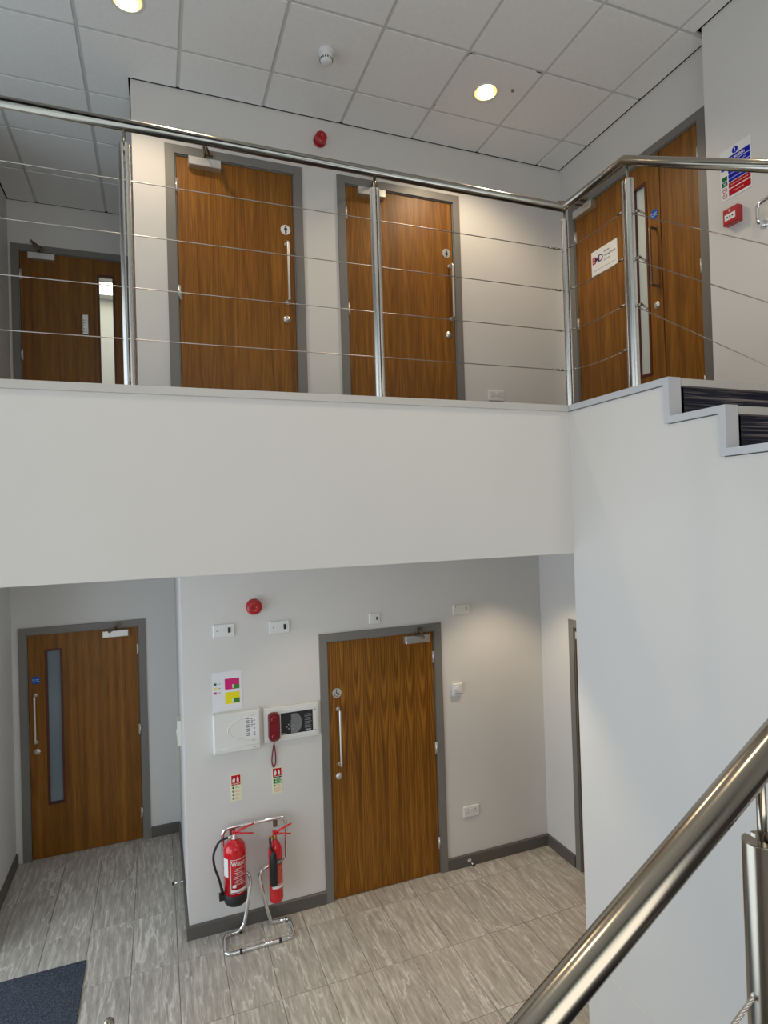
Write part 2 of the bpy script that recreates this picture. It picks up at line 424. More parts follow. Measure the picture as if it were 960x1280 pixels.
AR = 0.05      # frame lining seen outside the leaf
wall_xz('wall_upper_back', 'pale wall behind the upper landing with two wooden doors', -0.095, 3.65, YU, YU+0.12, FL-0.02, CZ+0.12,
        [(0.185, 1.045, FL-0.02, FL+2.05), (1.45, 2.41, FL-0.02, FL+2.05)])
wall_yz('wall_upper_right', 'pale wall at the right end of the upper landing', 3.531, 3.65, 2.85, YU, FL-0.02, CZ+0.12, [(3.004, 4.30, FL-0.02, FL+2.05)])
wall_yz('wall_stair_right', 'pale wall beside the stairs with fire notices', 3.40, 3.52, -1.8, 2.84, 0, CZ+0.12)
wall_xz('wall_upper_far', 'shaded wall at the end of the upper corridor', -1.37, 0.2, 6.50, 6.62, FL-0.02, CZ+0.12, [(-1.165, -0.215, FL-0.02, FL+2.05)])
wall_yz('wall_upper_corridor_left', 'shaded left wall of the upper corridor', -1.37, -1.25, 5.0, 6.50, FL-0.02, CZ+0.12)
wall_yz('wall_upper_corridor_right', 'right side wall of the upper corridor behind the toilets', -0.095, 0.02, YU+0.12, 6.50, FL-0.02, CZ+0.12)
wall_xz('wall_lower_back', 'pale ground floor wall with accessible toilet door and fire panels', 0.15, 3.38, YL, YL+0.12, 0, LZ, [(1.236, 2.182, 0, 2.05)])
wall_yz('wall_lower_return', 'bright narrow return wall leading to the lower corridor', 0.15, 0.27, YL+0.12, 6.26, 0, LZ)
wall_xz('wall_lower_far', 'pale blue wall at the end of the lower corridor', -1.37, 0.27, 6.26, 6.38, 0, LZ, [(-1.135, -0.185, 0, 2.05)])
wall_yz('wall_lower_left', 'pale left wall of the lower corridor', -1.37, -1.25, 4.95, 6.26, 0, LZ)
wall_yz('wall_lower_right', 'pale side wall in the recess under the landing', 3.261, 3.38, 2.86, YL, 0, LZ, [(3.20, 4.15, 0, 2.05)])
wall_xz('wall_balcony', 'off-white balcony fascia wall below the landing railing', -2.30, XW+0.1, 2.80, 2.88, 2.783, 3.588)
wall_xz('wall_left_return', 'wall return beside the entrance glazing', -2.42, -1.37, 4.95, 5.07, 0, CZ+0.12)
# wall under the upper flight: stepped top
RISE, GO = 0.181, 0.285
steps = [(2.10-GO*i, FL-RISE*i) for i in range(0, 6)]
top = [(2.80, 0.0), (2.80, FL-0.032)]
for i, (y, z) in enumerate(steps):
    top.append((y-0.0, z-0.032)); top.append((y, z-RISE-0.032))
top += [(0.62, FL-RISE*6-0.032), (0.62, 0.0)]
m = MB(); m.prism(top[::-1], 'x', XW, XW+0.10)
tag(m.build('wall_stair_side', WALL), 'tall off-white wall under the upper stair flight', 'wall', kind='structure')
m = MB(); m.box(XW-0.004, XW, 0.7, 2.60, 0.0, 0.508)
tag(m.build('trim_1', WALL), 'low lining board at the foot of the stair wall', 'trim', kind='structure')
# slab, landing floor, soffit
m = MB(); m.box(-2.30, 3.53, 2.88, 6.50, 2.84, FL-0.02); m.box(XW+0.1, 3.40, 2.125, 2.88, 3.30, FL-0.02)
tag(m.build('floor_slab', SOFF), 'floor slab of the upper landing', 'floor', kind='structure')
m = MB(); m.box(-2.30, 3.53, 2.89, 4.478, FL-0.02, FL); m.box(2.32, 3.40, 2.14, 2.89, FL-0.02, FL); m.box(-1.25, -0.10, 4.478, 6.50, FL-0.02, FL)
tag(m.build('floor_landing', STRIPE), 'carpeted floor of the upper landing', 'floor', kind='structure')
m = MB(); m.box(-2.30, 3.40, 2.88, 6.26, LZ, LZ+0.04)
tag(m.build('ceiling_lower', SOFF), 'plain white ceiling under the landing', 'ceiling', kind='structure')
# rear wall with the stair window, left wall with entrance glazing
wall_xz('wall_rear', 'rear wall of the stairwell with a tall window', -2.42, 3.52, -1.92, -1.80, 0, CZ+0.12, [(-1.6, 2.8, 1.7, 5.5)])
wall_yz('wall_left', 'left wall of the stairwell with entrance glazing', -2.42, -2.30, -1.80, 4.95, 0, CZ+0.12, [(0.3, 4.85, 0.05, 2.65), (-1.2, 3.7, 3.4, 5.9)])
def glazing(name, label, plane, a0, a1, z0, z1, nv, nh, at):
    root = empty(name, label, 'window', kind='structure'); m = MB(); g = MB()
    def B(mb, p0, p1, q0, q1, t0, t1):
        if plane == 'x': mb.box(t0, t1, p0, p1, q0, q1)
        else: mb.box(p0, p1, t0, t1, q0, q1)
    for i in range(nv+1):
        c = a0+(a1-a0)*i/nv; c = min(max(c, a0+0.03), a1-0.03); B(m, c-0.03, c+0.03, z0, z1, at-0.04, at+0.04)
    for i in range(nh+1):
        c = z0+(z1-z0)*i/nh; c = min(max(c, z0+0.03), z1-0.03); B(m, a0, a1, c-0.03, c+0.03, at-0.035, at+0.035)
    m.build('window_frame', GREYP, root); B(g, a0, a1, z0, z1, at-0.004, at+0.004); g.build('pane', CLEAR, root)
glazing('window_1', 'tall stair window behind the camera', 'y', -1.6, 2.8, 1.7, 5.5, 3, 3, -1.86)
glazing('window_2', 'glazed entrance screen on the left', 'x', 0.3, 4.85, 0.05, 2.65, 4, 1, -2.36)
glazing('window_3', 'upper left stairwell window', 'x', -1.2, 3.7, 3.4, 5.9, 3, 2, -2.36)

# ------------------------------------------------------------------ floor of stone tiles
fr = empty('floor', 'grey-beige veined stone tile floor of the lobby', 'floor', kind='structure')
m = MB(); m.box(-2.3, 3.4, -1.8, 6.38, -0.10, -0.006); m.build('grout_bed', GROUT, fr)
def clip(a0, a1, b0, b1): return max(a0, b0), min(a1, b1)
cache = {}
rest = MB()
for ix in range(-8, 12):
    for iy in range(-10, 6):
        x0, x1 = clip(0.065+0.3*ix+0.0015, 0.065+0.3*(ix+1)-0.0015, -2.295, 3.395)
        y0, y1 = clip(3.81+0.6*iy+0.0015, 3.81+0.6*(iy+1)-0.0015, -1.795, 6.30)
        if x1-x0 < 0.02 or y1-y0 < 0.02: continue
        if y1 < 2.5: rest.box(x0, x1, y0, y1, -0.006, 0); continue
        if x0 > 0.3 and y0 > 4.75: continue
        if x1 < -1.37 and y0 > 5.1: continue
        k = (round(x1-x0, 3), round(y1-y0, 3))
        if k not in cache:
            t = MB(); hx, hy = k[0]/2, k[1]/2
            t.add([(-hx,-hy,-0.006),(hx,-hy,-0.006),(hx,hy,-0.006),(-hx,hy,-0.006),(-hx,-hy,-0.001),(hx,-hy,-0.001),(hx,hy,-0.001),(-hx,hy,-0.001),
                   (-hx+.001,-hy+.001,0),(hx-.001,-hy+.001,0),(hx-.001,hy-.001,0),(-hx+.001,hy-.001,0)],
                  [(0,1,5,4),(1,2,6,5),(2,3,7,6),(3,0,4,7),(4,5,9,8),(5,6,10,9),(6,7,11,10),(7,4,8,11),(8,9,10,11)])
            o = t.build('floor_tile', STONE, fr); cache[k] = o
        else:
            o = cache[k].copy(); COL.objects.link(o)
        o.location = ((x0+x1)/2, (y0+y1)/2, 0)
o = rest.build('floor_tiles', STONE, fr); o['kind'] = 'stuff'
m = MB(); m.box(-2.25, -0.530, 2.3, 4.680, 0.0, 0.010)
tag(m.build('entrance_mat', MATC, bevel=0.003), 'dark blue-grey entrance mat on the stone floor', 'mat')

# ------------------------------------------------------------------ skirtings
def skirt_x(name, label, x0, x1, y, h=0.1, t=0.018, mat=SKIRT):
    m = MB(); m.prism([(y, 0.001), (y, h), (y-t*0.5, h), (y-t, h-0.008), (y-t, 0.001)], 'x', x0, x1)
    return tag(m.build(name, mat), label, 'skirting', kind='structure')
def skirt_y(name, label, y0, y1, x, side, h=0.1, t=0.018, mat=SKIRT):
    m = MB(); m.prism([(x, 0.001), (x, h), (x+side*t*0.5, h), (x+side*t, h-0.008), (x+side*t, 0.001)], 'y', y0, y1)
    return tag(m.build(name, mat), label, 'skirting', kind='structure')
skirt_x('baseboard_back_left', 'grey skirting left of the accessible toilet door, behind the extinguishers', 0.132, 1.176, YL)
skirt_x('baseboard_back_right', 'grey skirting right of the accessible toilet door', 2.243, 3.261, YL)
skirt_y('baseboard_right', 'dark skirting on the recess side wall', 4.218, YL-0.018, 3.261, -1)
skirt_y('baseboard_return', 'grey skirting along the corridor return wall', YL, 6.242, 0.15, -1)
skirt_x('baseboard_far', 'grey skirting right of the corridor end door', -0.118, 0.132, 6.26)
skirt_y('baseboard_left', 'dark skirting on the left corridor wall', 4.95, 6.242, -1.25, 1)

# ------------------------------------------------------------------ suspended ceiling
PX, PY, GX, GY = 0.61, 0.605, -0.39, 3.50
ce = empty('ceiling', 'suspended ceiling of white square mineral tiles', 'ceiling', kind='structure')
LIGHTS = [(2.355, 3.8025), (-0.085, 3.8025)]
more_lights = [(-0.085, 1.3825), (2.355, 1.3825)]
holes = LIGHTS+more_lights
GAP = 0.013; HW = 0.0125
tiles_rest = MB(); bars = MB()
def hole_tile(x0, x1, y0, y1, cx, cy, r):
    t = MB(); n = 32; sq = []; ci = []
    for j in range(n):
        a = 2*PI*(j+0.5)/n; c, s_ = math.cos(a), math.sin(a); k = 1/max(abs(c), abs(s_))
        hx, hy = (x1-x0)/2, (y1-y0)/2
        sq.append(((x0+x1)/2+c*k*hx, (y0+y1)/2+s_*k*hy)); ci.append((cx+r*c, cy+r*s_))
    # exact corners
    for j in range(n):
        px, py = sq[j]
    vs = [(*p, 0) for p in sq]+[(*p, 0) for p in ci]+[(*p, 0.016) for p in ci]+[(*p, 0.016) for p in sq]
    fs = []
    for j in range(n):
        k = (j+1) % n
        fs += [(j, n+j, n+k, k), (n+j, 2*n+j, 2*n+k, n+k), (j, k, 3*n+k, 3*n+j)]
    t.add(vs, fs)
    # corner fillers
    hx, hy = (x1-x0)/2, (y1-y0)/2; mx, my = (x0+x1)/2, (y0+y1)/2
    for sx_ in (-1, 1):
        for sy_ in (-1, 1):
            near = [p for p in sq if (p[0]-mx)*sx_ > 0 and (p[1]-my)*sy_ > 0]
            near.sort(key=lambda p: (p[0]-(mx+sx_*hx))**2+(p[1]-(my+sy_*hy))**2)
            a, b = near[0], near[1]; c = (mx+sx_*hx, my+sy_*hy)
            t.add([(*a, 0), (*b, 0), (*c, 0)], [(0, 1, 2)])
    return t
tcache = {}
for ix in range(-5, 8):
    for iy in range(-10, 6):
        gx0, gx1 = GX+PX*ix, GX+PX*(ix+1); gy0, gy1 = GY+PY*iy, GY+PY*(iy+1)
        xmin, xmax = -2.3+GAP, (3.40 if gy1 < 2.95 else 3.531)-GAP
        if gx0 > -0.2: ymax = YU-GAP
        elif gx1 < -1.25: ymax = 4.94
        else: ymax = 6.50-GAP
        x0, x1 = clip(gx0+HW, gx1-HW, xmin, xmax); y0, y1 = clip(gy0+HW, gy1-HW, -1.8+GAP, ymax)
        if x1-x0 < 0.02 or y1-y0 < 0.02: continue
        if gy0 > 4.6: x0, x1 = clip(x0, x1, -1.25+GAP, -0.095-GAP)
        if x1-x0 < 0.02: continue
        if gy0 < YU < gy1 and gx0 < -0.095 < gx1:      # tile notched round the wall corner
            t = MB(); xc = -0.095-GAP; yc = YU-GAP
            t.prism([(x0, y0), (x1, y0), (x1, yc), (xc, yc), (xc, y1), (x0, y1)], 'z', CZ, CZ+0.016)
            t.build('ceiling_tile', CTILE, ce); continue
        h = [p for p in holes if gx0 < p[0] < gx1 and gy0 < p[1] < gy1]
        if h: hole_tile(x0, x1, y0, y1, h[0][0], h[0][1], 0.088).build('ceiling_tile', CTILE, ce, loc=(0, 0, CZ)); continue
        if y1 < 2.2: tiles_rest.box(x0, x1, y0, y1, CZ, CZ+0.016); continue
        k = (round(x1-x0, 3), round(y1-y0, 3))
        if k not in tcache:
            t = MB(); t.box(-k[0]/2, k[0]/2, -k[1]/2, k[1]/2, 0, 0.016); o = t.build('ceiling_tile', CTILE, ce); tcache[k] = o
        else: o = tcache[k].copy(); COL.objects.link(o)
        o.location = ((x0+x1)/2, (y0+y1)/2, CZ)
o = tiles_rest.build('ceiling_tiles', CTILE, ce); o['kind'] = 'stuff'
for ix in range(-3, 8):
    x = GX+PX*ix; y1 = YU-GAP if x > -0.1 else (6.48 if x > -1.25 else 4.94)
    if x < 3.5:
        m = MB(); m.box(x-HW, x+HW, -1.78 if x < 3.4 else 2.9, y1, CZ+0.006, CZ+0.02); m.build('grid_bar', CBAR, ce)
for iy in range(-8, 5):
    y = GY+PY*iy; x0 = -2.28 if y < 4.9 else -1.24; x1 = (3.39 if y < 2.85 else 3.52) if y < YU else -0.105
    m = MB(); m.box(x0, x1, y-HW, y+HW, CZ+0.0065, CZ+0.0195); m.build('grid_bar', CBAR, ce)
m = VOID; m.box(-2.42, 3.65, -1.92, 6.62, CZ+0.125, CZ+0.16)
tag(m.build('ceiling_void', PLEN), 'void above the ceiling tiles, coloured black for its shade', 'ceiling', kind='structure')

# recessed downlights
def downlight(x, y, z, label, spot_power, ang=112):
    root = empty('recessed_downlight', label, 'ceiling light', (x, y, z), group='warm recessed downlights')
    m = MB(); m.lathe([(0.083, 0.0), (0.083, -0.003), (0.088, -0.005), (0.100, -0.003), (0.102, 0.0)], n=40)
    m2 = MB(); n = 40
    prof = [(0.083, -0.003), (0.080, 0.02), (0.070, 0.055), (0.045, 0.085), (0.0, 0.09)]
    vs = []; fs = []
    for r_, h in prof:
        for j in range(n): a = 2*PI*j/n; vs.append((r_*math.cos(a), r_*math.sin(a), h))
    for i in range(len(prof)-1):
        for j in range(n): fs.append((i*n+j, (i+1)*n+j, (i+1)*n+(j+1) % n, i*n+(j+1) % n))
    m2.add(vs, fs, True); m2.build('reflector', GOLD, root)
    # ring as open annulus
    m = MB(); prof = [(0.083, -0.002), (0.088, -0.006), (0.099, -0.004), (0.103, -0.0002)]
    vs = []; fs = []
    for r_, h in prof:
        for j in range(n): a = 2*PI*j/n; vs.append((r_*math.cos(a), r_*math.sin(a), h))
    for i in range(len(prof)-1):
        for j in range(n): fs.append((i*n+j, i*n+(j+1) % n, (i+1)*n+(j+1) % n, (i+1)*n+j))
    m.add(vs, fs, True); m.build('trim_ring', WHITEP, root)
    for sx in (-1, 1):
        t = MB(); t.tube([(sx*0.016, -0.05, 0.035), (sx*0.016, 0.05, 0.035)], 0.0125, 12); t.build('lamp_tube', LAMPM, root)
    l = down_spot('downlight_lamp', (x, y, z-0.012), spot_power, ang)
    l.parent = root; l.location = (0, 0, -0.012)
    return root
downlight(LIGHTS[0][0], LIGHTS[0][1], CZ, 'lit round downlight in the ceiling right of the smoke detector', 55, 140)
downlight(LIGHTS[1][0], LIGHTS[1][1], CZ, 'lit round downlight in the ceiling at the top left edge', 45, 140)
downlight(*more_lights[0], CZ, 'lit round downlight over the lower stair flight, behind the camera on the left', 45)
downlight(*more_lights[1], CZ, 'lit round downlight over the upper stair flight, right of the camera', 45)
downlight(2.70, 4.02, LZ, 'downlight under the landing right of the accessible toilet door', 50, 98)
downlight(1.10, 3.95, LZ, 'downlight under the landing left of the accessible toilet door', 18, 100)
downlight(1.78, 3.15, LZ, 'downlight under the landing close to the tall stair wall', 46, 84)

# ------------------------------------------------------------------ edge trims of balcony and stair
m = MB(); m.box(-2.30, XW-0.013, 2.785, 2.895, 3.588, 3.624)
tag(m.build('trim_2', LTRIM2, bevel=0.002), 'pale metal edge trim along the top of the balcony fascia', 'trim', kind='structure')
m = MB(); xo, xi, T = XW-0.012, XW+0.062, 0.032
out = [(2.895, FL+0.004)]
for y, z in steps: out += [(y-0.02, z+0.004), (y-0.02, z-RISE+0.004)]
inn = [(2.895, FL+0.004-T)]
for y, z in steps: inn += [(y-0.02+T, z+0.004-T), (y-0.02+T, z-RISE+0.004-T)]
vs = []
for a, b in zip(out, inn):
    vs += [(xo, a[0], a[1]), (xi, a[0], a[1]), (xi, b[0], b[1]), (xo, b[0], b[1])]
fs = [(0, 1, 2, 3)]
for i in range(len(out)-1):
    b = i*4; fs += [(b, b+4, b+5, b+1), (b+1, b+5, b+6, b+2), (b+2, b+6, b+7, b+3), (b+3, b+7, b+4, b)]
k = (len(out)-1)*4; fs.append((k, k+3, k+2, k+1)); m.add(vs, fs)
tag(m.build('trim_3', LTRIM), 'zigzag pale grey trim capping the stair wall', 'trim', kind='structure')
# stairs
st = empty('staircase', 'carpeted upper stair flight descending from the landing', 'stairs', (0, 0, 0), kind='structure')
X0, X1 = XW+0.064, 3.398
for i in range(6):
    y = 2.10-GO*i; z = FL-RISE*i
    m = MB(); m.box(X0, X1, y, y+0.02, z-RISE, z-0.036); m.build('riser', STRIPE, st)
    m = MB(); m.prism([(y+0.055, z), (y-0.022, z), (y-0.022, z-0.034), (y+0.0, z-0.036), (y+0.02, z-0.036), (y+0.055, z-0.012)], 'x', X0, X1); m.build('nosing', LTRIM2, st)
    if i: m = MB(); m.box(X0, X1, y+0.055, y+GO, z-0.04, z-0.002); m.build('tread', STRIPE, st)
qz = FL-RISE*6
m = MB(); m.box(2.08, 3.40, -1.8, 0.675, qz-0.25, qz); m.build('quarter_landing', STRIPE, st)
lf = empty('staircase', 'carpeted lower stair flight below the near handrail', 'stairs', (0, 0, 0), kind='structure')
nl = 14; gx = (2.08+1.84)/nl; rl = qz/nl
for i in range(1, nl):
    x = 2.08-gx*i; z = qz-rl*i
    m = MB(); m.box(x, x+gx, -0.62, 0.60, z-0.04, z); m.build('tread', STRIPE, lf)
    m = MB(); m.box(x+gx-0.02, x+gx, -0.62, 0.60, z, z+rl-0.04); m.build('riser', STRIPE, lf)
m = MB(); m.prism([(2.08, qz-0.30), (2.08, qz+0.02), (-1.86, 0.02), (-1.86, 0.0), (-1.50, 0.0)], 'y', 0.60, 0.66); m.build('string_board', WALL, lf)

# ------------------------------------------------------------------ doors
def disc(parent, name, mat, x, z, r, y=-0.0, t=0.003, n=28):
    m = MB(); m.lathe([(r, 0), (r, t*0.7), (r-0.0008, t)], (x, y, z), 'y', n); return m.build(name, mat, parent)
def pictogram(parent, kind, x, z, y):
    m = MB()
    if kind in ('man', 'woman'):
        m.lathe([(0.0065, 0), (0.0065, 0.0006)], (x, y, z+0.023), 'y', 12)
        if kind == 'man': m.box(x-0.011, x+0.011, y-0.0006, y, z-0.006, z+0.014); m.box(x-0.0065, x-0.001, y-0.0006, y, z-0.030, z-0.006); m.box(x+0.001, x+0.0065, y-0.0006, y, z-0.030, z-0.006)
        else: m.prism([(x-0.015, z-0.014), (x+0.015, z-0.014), (x+0.006, z+0.015), (x-0.006, z+0.015)], 'y', y-0.0006, y); m.box(x-0.006, x-0.001, y-0.0006, y, z-0.030, z-0.014); m.box(x+0.001, x+0.006, y-0.0006, y, z-0.030, z-0.014)
    else:
        m.lathe([(0.006, 0), (0.006, 0.0006)], (x-0.004, y, z+0.024), 'y', 12)
        m.tube([(x-0.004, y, z+0.016), (x-0.003, y, z-0.002), (x+0.012, y, z-0.002), (x+0.018, y, z-0.018)], 0.003, 6)
        pts = [(x-0.002+0.016*math.cos(R(a)), y, z-0.010+0.016*math.sin(R(a))) for a in range(150, 371, 20)]
        m.tube(pts, 0.0022, 6)
    m.build('pictogram', INK, parent)
def vleaf(W, H, slots, y0=0.0, y1=0.044, gap=0.003):
    m = MB(); xs = gap
    m_slots = sorted(slots)
    for xa, xb, za, zb in m_slots:
        m.box(xs, xa, y0, y1, gap, H-gap); m.box(xa, xb, y0, y1, gap, za); m.box(xa, xb, y0, y1, zb, H-gap); xs = xb
    m.box(xs, W-gap, y0, y1, gap, H-gap); return m
def make_door(name, label, loc, rz, leaves, frame_w=(0.07, 0.07), frame_top=0.07, closer=None, H=2.04, reveal=0.004, reach=0.235):
    """leaves: list of dict(x, W, hinge, slot, wood, handle, lock, disc, picto). Local x runs along the wall, -y faces the viewer."""
    root = empty(name, label, 'door', loc, rz, kind='structure')
    Wt = max(l['x']+l['W'] for l in leaves)
    # frame: lining plus architrave
    m = MB(); fl, frr = frame_w; g = 0.008; pr = -0.016
    m.box(-fl, -g, pr, 0.002, 0, H+frame_top); m.box(Wt+g, Wt+frr, pr, 0.002, 0, H+frame_top); m.box(-g, Wt+g, pr, 0.002, H+g, H+frame_top)
    m.build('architrave', GREY, root, bevel=0.002)
    m = MB(); m.box(-g-0.002, -0.0005, -0.004, 0.10, 0, H+g); m.box(Wt+0.0005, Wt+g+0.002, -0.004, 0.10, 0, H+g); m.box(-g, Wt+g, -0.004, 0.10, H+0.0005, H+g+0.001)
    m.box(-g, 0.02, 0.052, 0.10, 0, H); m.box(Wt-0.02, Wt+g, 0.052, 0.10, 0, H); m.box(-g, Wt+g, 0.052, 0.10, H-0.02, H+g)
    m.build('door_lining', GREY, root)
    for L in leaves:
        slots = [L['slot']] if L.get('slot') else []
        lf = vleaf(L['W'], H, slots).build('door_leaf', L['wood'], root, loc=(L['x'], reveal, 0.003))
        if slots:
            xa, xb, za, zb = slots[0]; b = 0.013
            mm = MB()
            for q in ((xa-0.006, xa+b, za-0.006, zb+0.006), (xb-b, xb+0.006, za-0.006, zb+0.006), (xa+b, xb-b, za-0.006, za+b), (xa+b, xb-b, zb-b, zb+0.006)):
                mm.box(q[0], q[1], -0.006, 0.03, q[2], q[3])
            mm.build('glazing_bead', BEAD, lf)
            mm = MB(); mm.box(xa+b-0.002, xb-b+0.002, 0.018, 0.024, za+b-0.002, zb-b+0.002); mm.build('vision_panel', L['glass'], lf)
        if L.get('hinge'):
            hx = 0.0 if L['hinge'] == 'L' else L['W']
            for hz in (0.25, 1.05, 1.82):
                mm = MB(); mm.tube([(hx, -0.008, hz-0.05), (hx, -0.008, hz+0.05)], 0.0075, 10); mm.box(hx-0.012, hx+0.012, -0.003, 0.0, hz-0.05, hz+0.05)
                mm.build('hinge', SILVER, lf)
        if L.get('handle'):
            hx, z0, z1, rr = L['handle']; mm = MB(); mm.tube(rounded([(hx, 0, z0), (hx, -0.062, z0), (hx, -0.062, z1), (hx, 0, z1)], 0.018, 4), rr, 12)
            mm.lathe([(0.016, 0), (0.016, 0.006)], (hx, 0, z0), 'y', 16); mm.lathe([(0.016, 0), (0.016, 0.006)], (hx, 0, z1), 'y', 16)
            mm.build('pull_handle', SILVER if L.get('hmat') is None else L['hmat'], lf)
        if L.get('lock'):
            hx, hz = L['lock']; mm = MB(); mm.lathe([(0.027, 0), (0.027, 0.004), (0.025, 0.006), (0.011, 0.006), (0.011, 0.010), (0.009, 0.011)], (hx, 0, hz), 'y', 24); o = mm.build('lock_rose', SILVER, lf)
        if L.get('disc'):
            hx, hz, kind = L['disc']
            if kind == 'blue':
                disc(lf, 'fire_door_disc', SKYB, hx, hz, 0.036); text('Fire door', 0.015, SIGNW, lf, (hx, -0.0034, hz+0.006), 'disc_lettering'); text('keep shut', 0.015, SIGNW, lf, (hx, -0.0034, hz-0.010), 'disc_lettering')
            else:
                disc(lf, 'sign_disc', SIGNW if kind == 'man' else SILVER, hx, hz, 0.038); pictogram(lf, kind, hx, hz, -0.0032)
        if L.get('keypad'):
            hx, hz = L['keypad']; mm = MB(); mm.cbox(hx-0.028, hx+0.028, -0.022, 0, hz-0.10, hz+0.10, 0.005); mm.build('keypad_lock', SILVER, lf)
            mm = MB()
            for i in range(5):
                for j in range(2): mm.box(hx-0.014+0.02*j-0.004, hx-0.014+0.02*j+0.004, -0.026, -0.022, hz-0.07+0.028*i-0.004, hz-0.07+0.028*i+0.004)
            mm.build('keypad_buttons', DARKP, lf)
    if closer:
        xa, xb, px, side = closer     # body extent, pivot x, elbow side (+1 right)
        zt = H-0.012
        c = empty_part('door_closer', root)
        mm = MB(); mm.cbox(xa, xb, -0.052, reveal, zt-0.062, zt, 0.004); mm.build('closer_body', SILVER, c)
        mm = MB(); ex, ey = px+side*0.035, -reach
        mm.tube([(px, -0.026, zt), (px, -0.026, zt+0.02)], 0.012, 12)
        mm.tube([(px, -0.026, zt+0.014), (ex, ey, zt+0.022)], 0.0095, 8)
        mm.tube([(ex, ey, zt+0.012), (ex, ey, zt+0.034)], 0.011, 10)
        mm.tube([(ex, ey, zt+0.028), (px-side*0.03, -0.02, zt+0.048)], 0.0075, 8)
        mm.box(px-side*0.03-0.022, px-side*0.03+0.022, -0.034, -0.014, zt+0.036, zt+0.060)
        mm.build('closer_arm', BRONZE, c)
    return root
def empty_part(name, parent):
    o = bpy.data.objects.new(name, None); COL.objects.link(o); o.parent = parent; o.empty_display_size = 0.05; return o

# lower accessible toilet door
make_door('door_1', 'wooden accessible toilet door with wheelchair disc on the ground floor', (1.243, YL, 0), 0,
    [dict(x=0, W=0.928, hinge='R', wood=WOODF, handle=(0.072, 1.065, 1.50, 0.0095), lock=(0.066, 0.968), disc=(0.068, 1.628, 'wheelchair'))],
    closer=(0.655, 0.875, 0.765, -1))
# lower corridor end door
make_door('door_2', 'wooden door with tall narrow glass panel at the end of the lower corridor', (-1.127, 6.26, 0), 0,
    [dict(x=0, W=0.932, hinge='R', wood=WOODP, slot=(0.143, 0.275, 0.48, 1.892), glass=GLASSD, handle=(0.056, 1.065, 1.49, 0.0095), lock=(0.058, 0.975), disc=(0.062, 1.625, 'blue'))],
    closer=(0.625, 0.85, 0.735, -1))
# upper doors
make_door('door_3', "wooden gents' toilet door on the landing, man pictogram disc", (0.193, YU, FL), 0,
    [dict(x=0, W=0.844, hinge='L', wood=WOODM, handle=(0.785, 1.055, 1.50, 0.0095), lock=(0.775, 0.925), disc=(0.783, 1.612, 'man'))],
    closer=(0.085, 0.31, 0.205, -1), frame_w=(0.074, 0.074))
make_door('door_4', "wooden ladies' toilet door on the landing, behind the middle railing post", (1.462, YU, FL), 0,
    [dict(x=0, W=0.94, hinge='L', wood=WOODM, handle=(0.905, 1.055, 1.50, 0.0095), lock=(0.882, 0.92), disc=(0.882, 1.61, 'woman'))],
    closer=(0.095, 0.325, 0.215, -1))
# upper corridor end door
make_door('door_5', 'dark wooden door with keypad at the end of the upper corridor', (-1.157, 6.50, FL), 0,
    [dict(x=0, W=0.934, hinge='L', wood=WOODP, slot=(0.672, 0.818, 0.48, 1.885), glass=CLEAR, keypad=(0.555, 1.378))],
    closer=(0.075, 0.305, 0.175, -1))
# right wall leaf-and-a-half door: local x = 4.293 - y
d6 = make_door('door_6', 'leaf-and-a-half wooden door beside the stairs with white office sign', (3.531, 4.293, FL), -PI/2,
    [dict(x=0, W=0.940, hinge='L', wood=WOODM, slot=(0.685, 0.812, 0.42, 1.880), glass=GLASSF, handle=(0.893, 1.06, 1.49, 0.0095), hmat=BRONZE, lock=(0.880, 0.92), disc=(0.882, 1.60, 'blue')),  # bronze on the pull handle stands in for the wood it reflects
     dict(x=0.943, W=0.337, hinge='R', wood=WOODM)],
    closer=(0.03, 0.265, 0.13, -1), frame_w=(0.072, 0.075))
leaf6 = [c for c in d6.children if c.name.startswith('door_leaf')][0]
m = MB(); m.cbox(0.193, 0.497, -0.004, 0, 1.392, 1.60, 0.001); sp = m.build('office_sign', SIGNW, leaf6)
sp['label'] = 'white office sign with red and purple letters'
# sign print is part of the leaf's sign
text('E', 0.082, SIGNR, leaf6, (0.222, -0.0045, 1.515), 'sign_letter', bold=0.001)
text('M', 0.082, PURP, leaf6, (0.262, -0.0046, 1.515), 'sign_letter', bold=0.001)
text('D', 0.082, INDIGO, leaf6, (0.306, -0.0047, 1.515), 'sign_letter', bold=0.001)
for i, t in enumerate(('Estate', 'Management', 'Direct')):
    text(t, 0.026, INDIGO, leaf6, (0.345, -0.0045, 1.552-0.034*i), 'sign_lettering', align='LEFT')
m = MB(); m.box(0.215, 0.475, -0.0045, -0.004, 1.428, 1.432); m.build('sign_line', LGREYP, leaf6)
# lower side door (only its frame and closer arm show)
make_door('door_7', 'dark framed side door half hidden behind the tall stair wall', (3.261, 4.135, 0), -PI/2,
    [dict(x=0, W=0.928, wood=WOODP, handle=(0.86, 1.06, 1.49, 0.0095))], closer=(0.06, 0.29, 0.16, 1), reach=0.12)
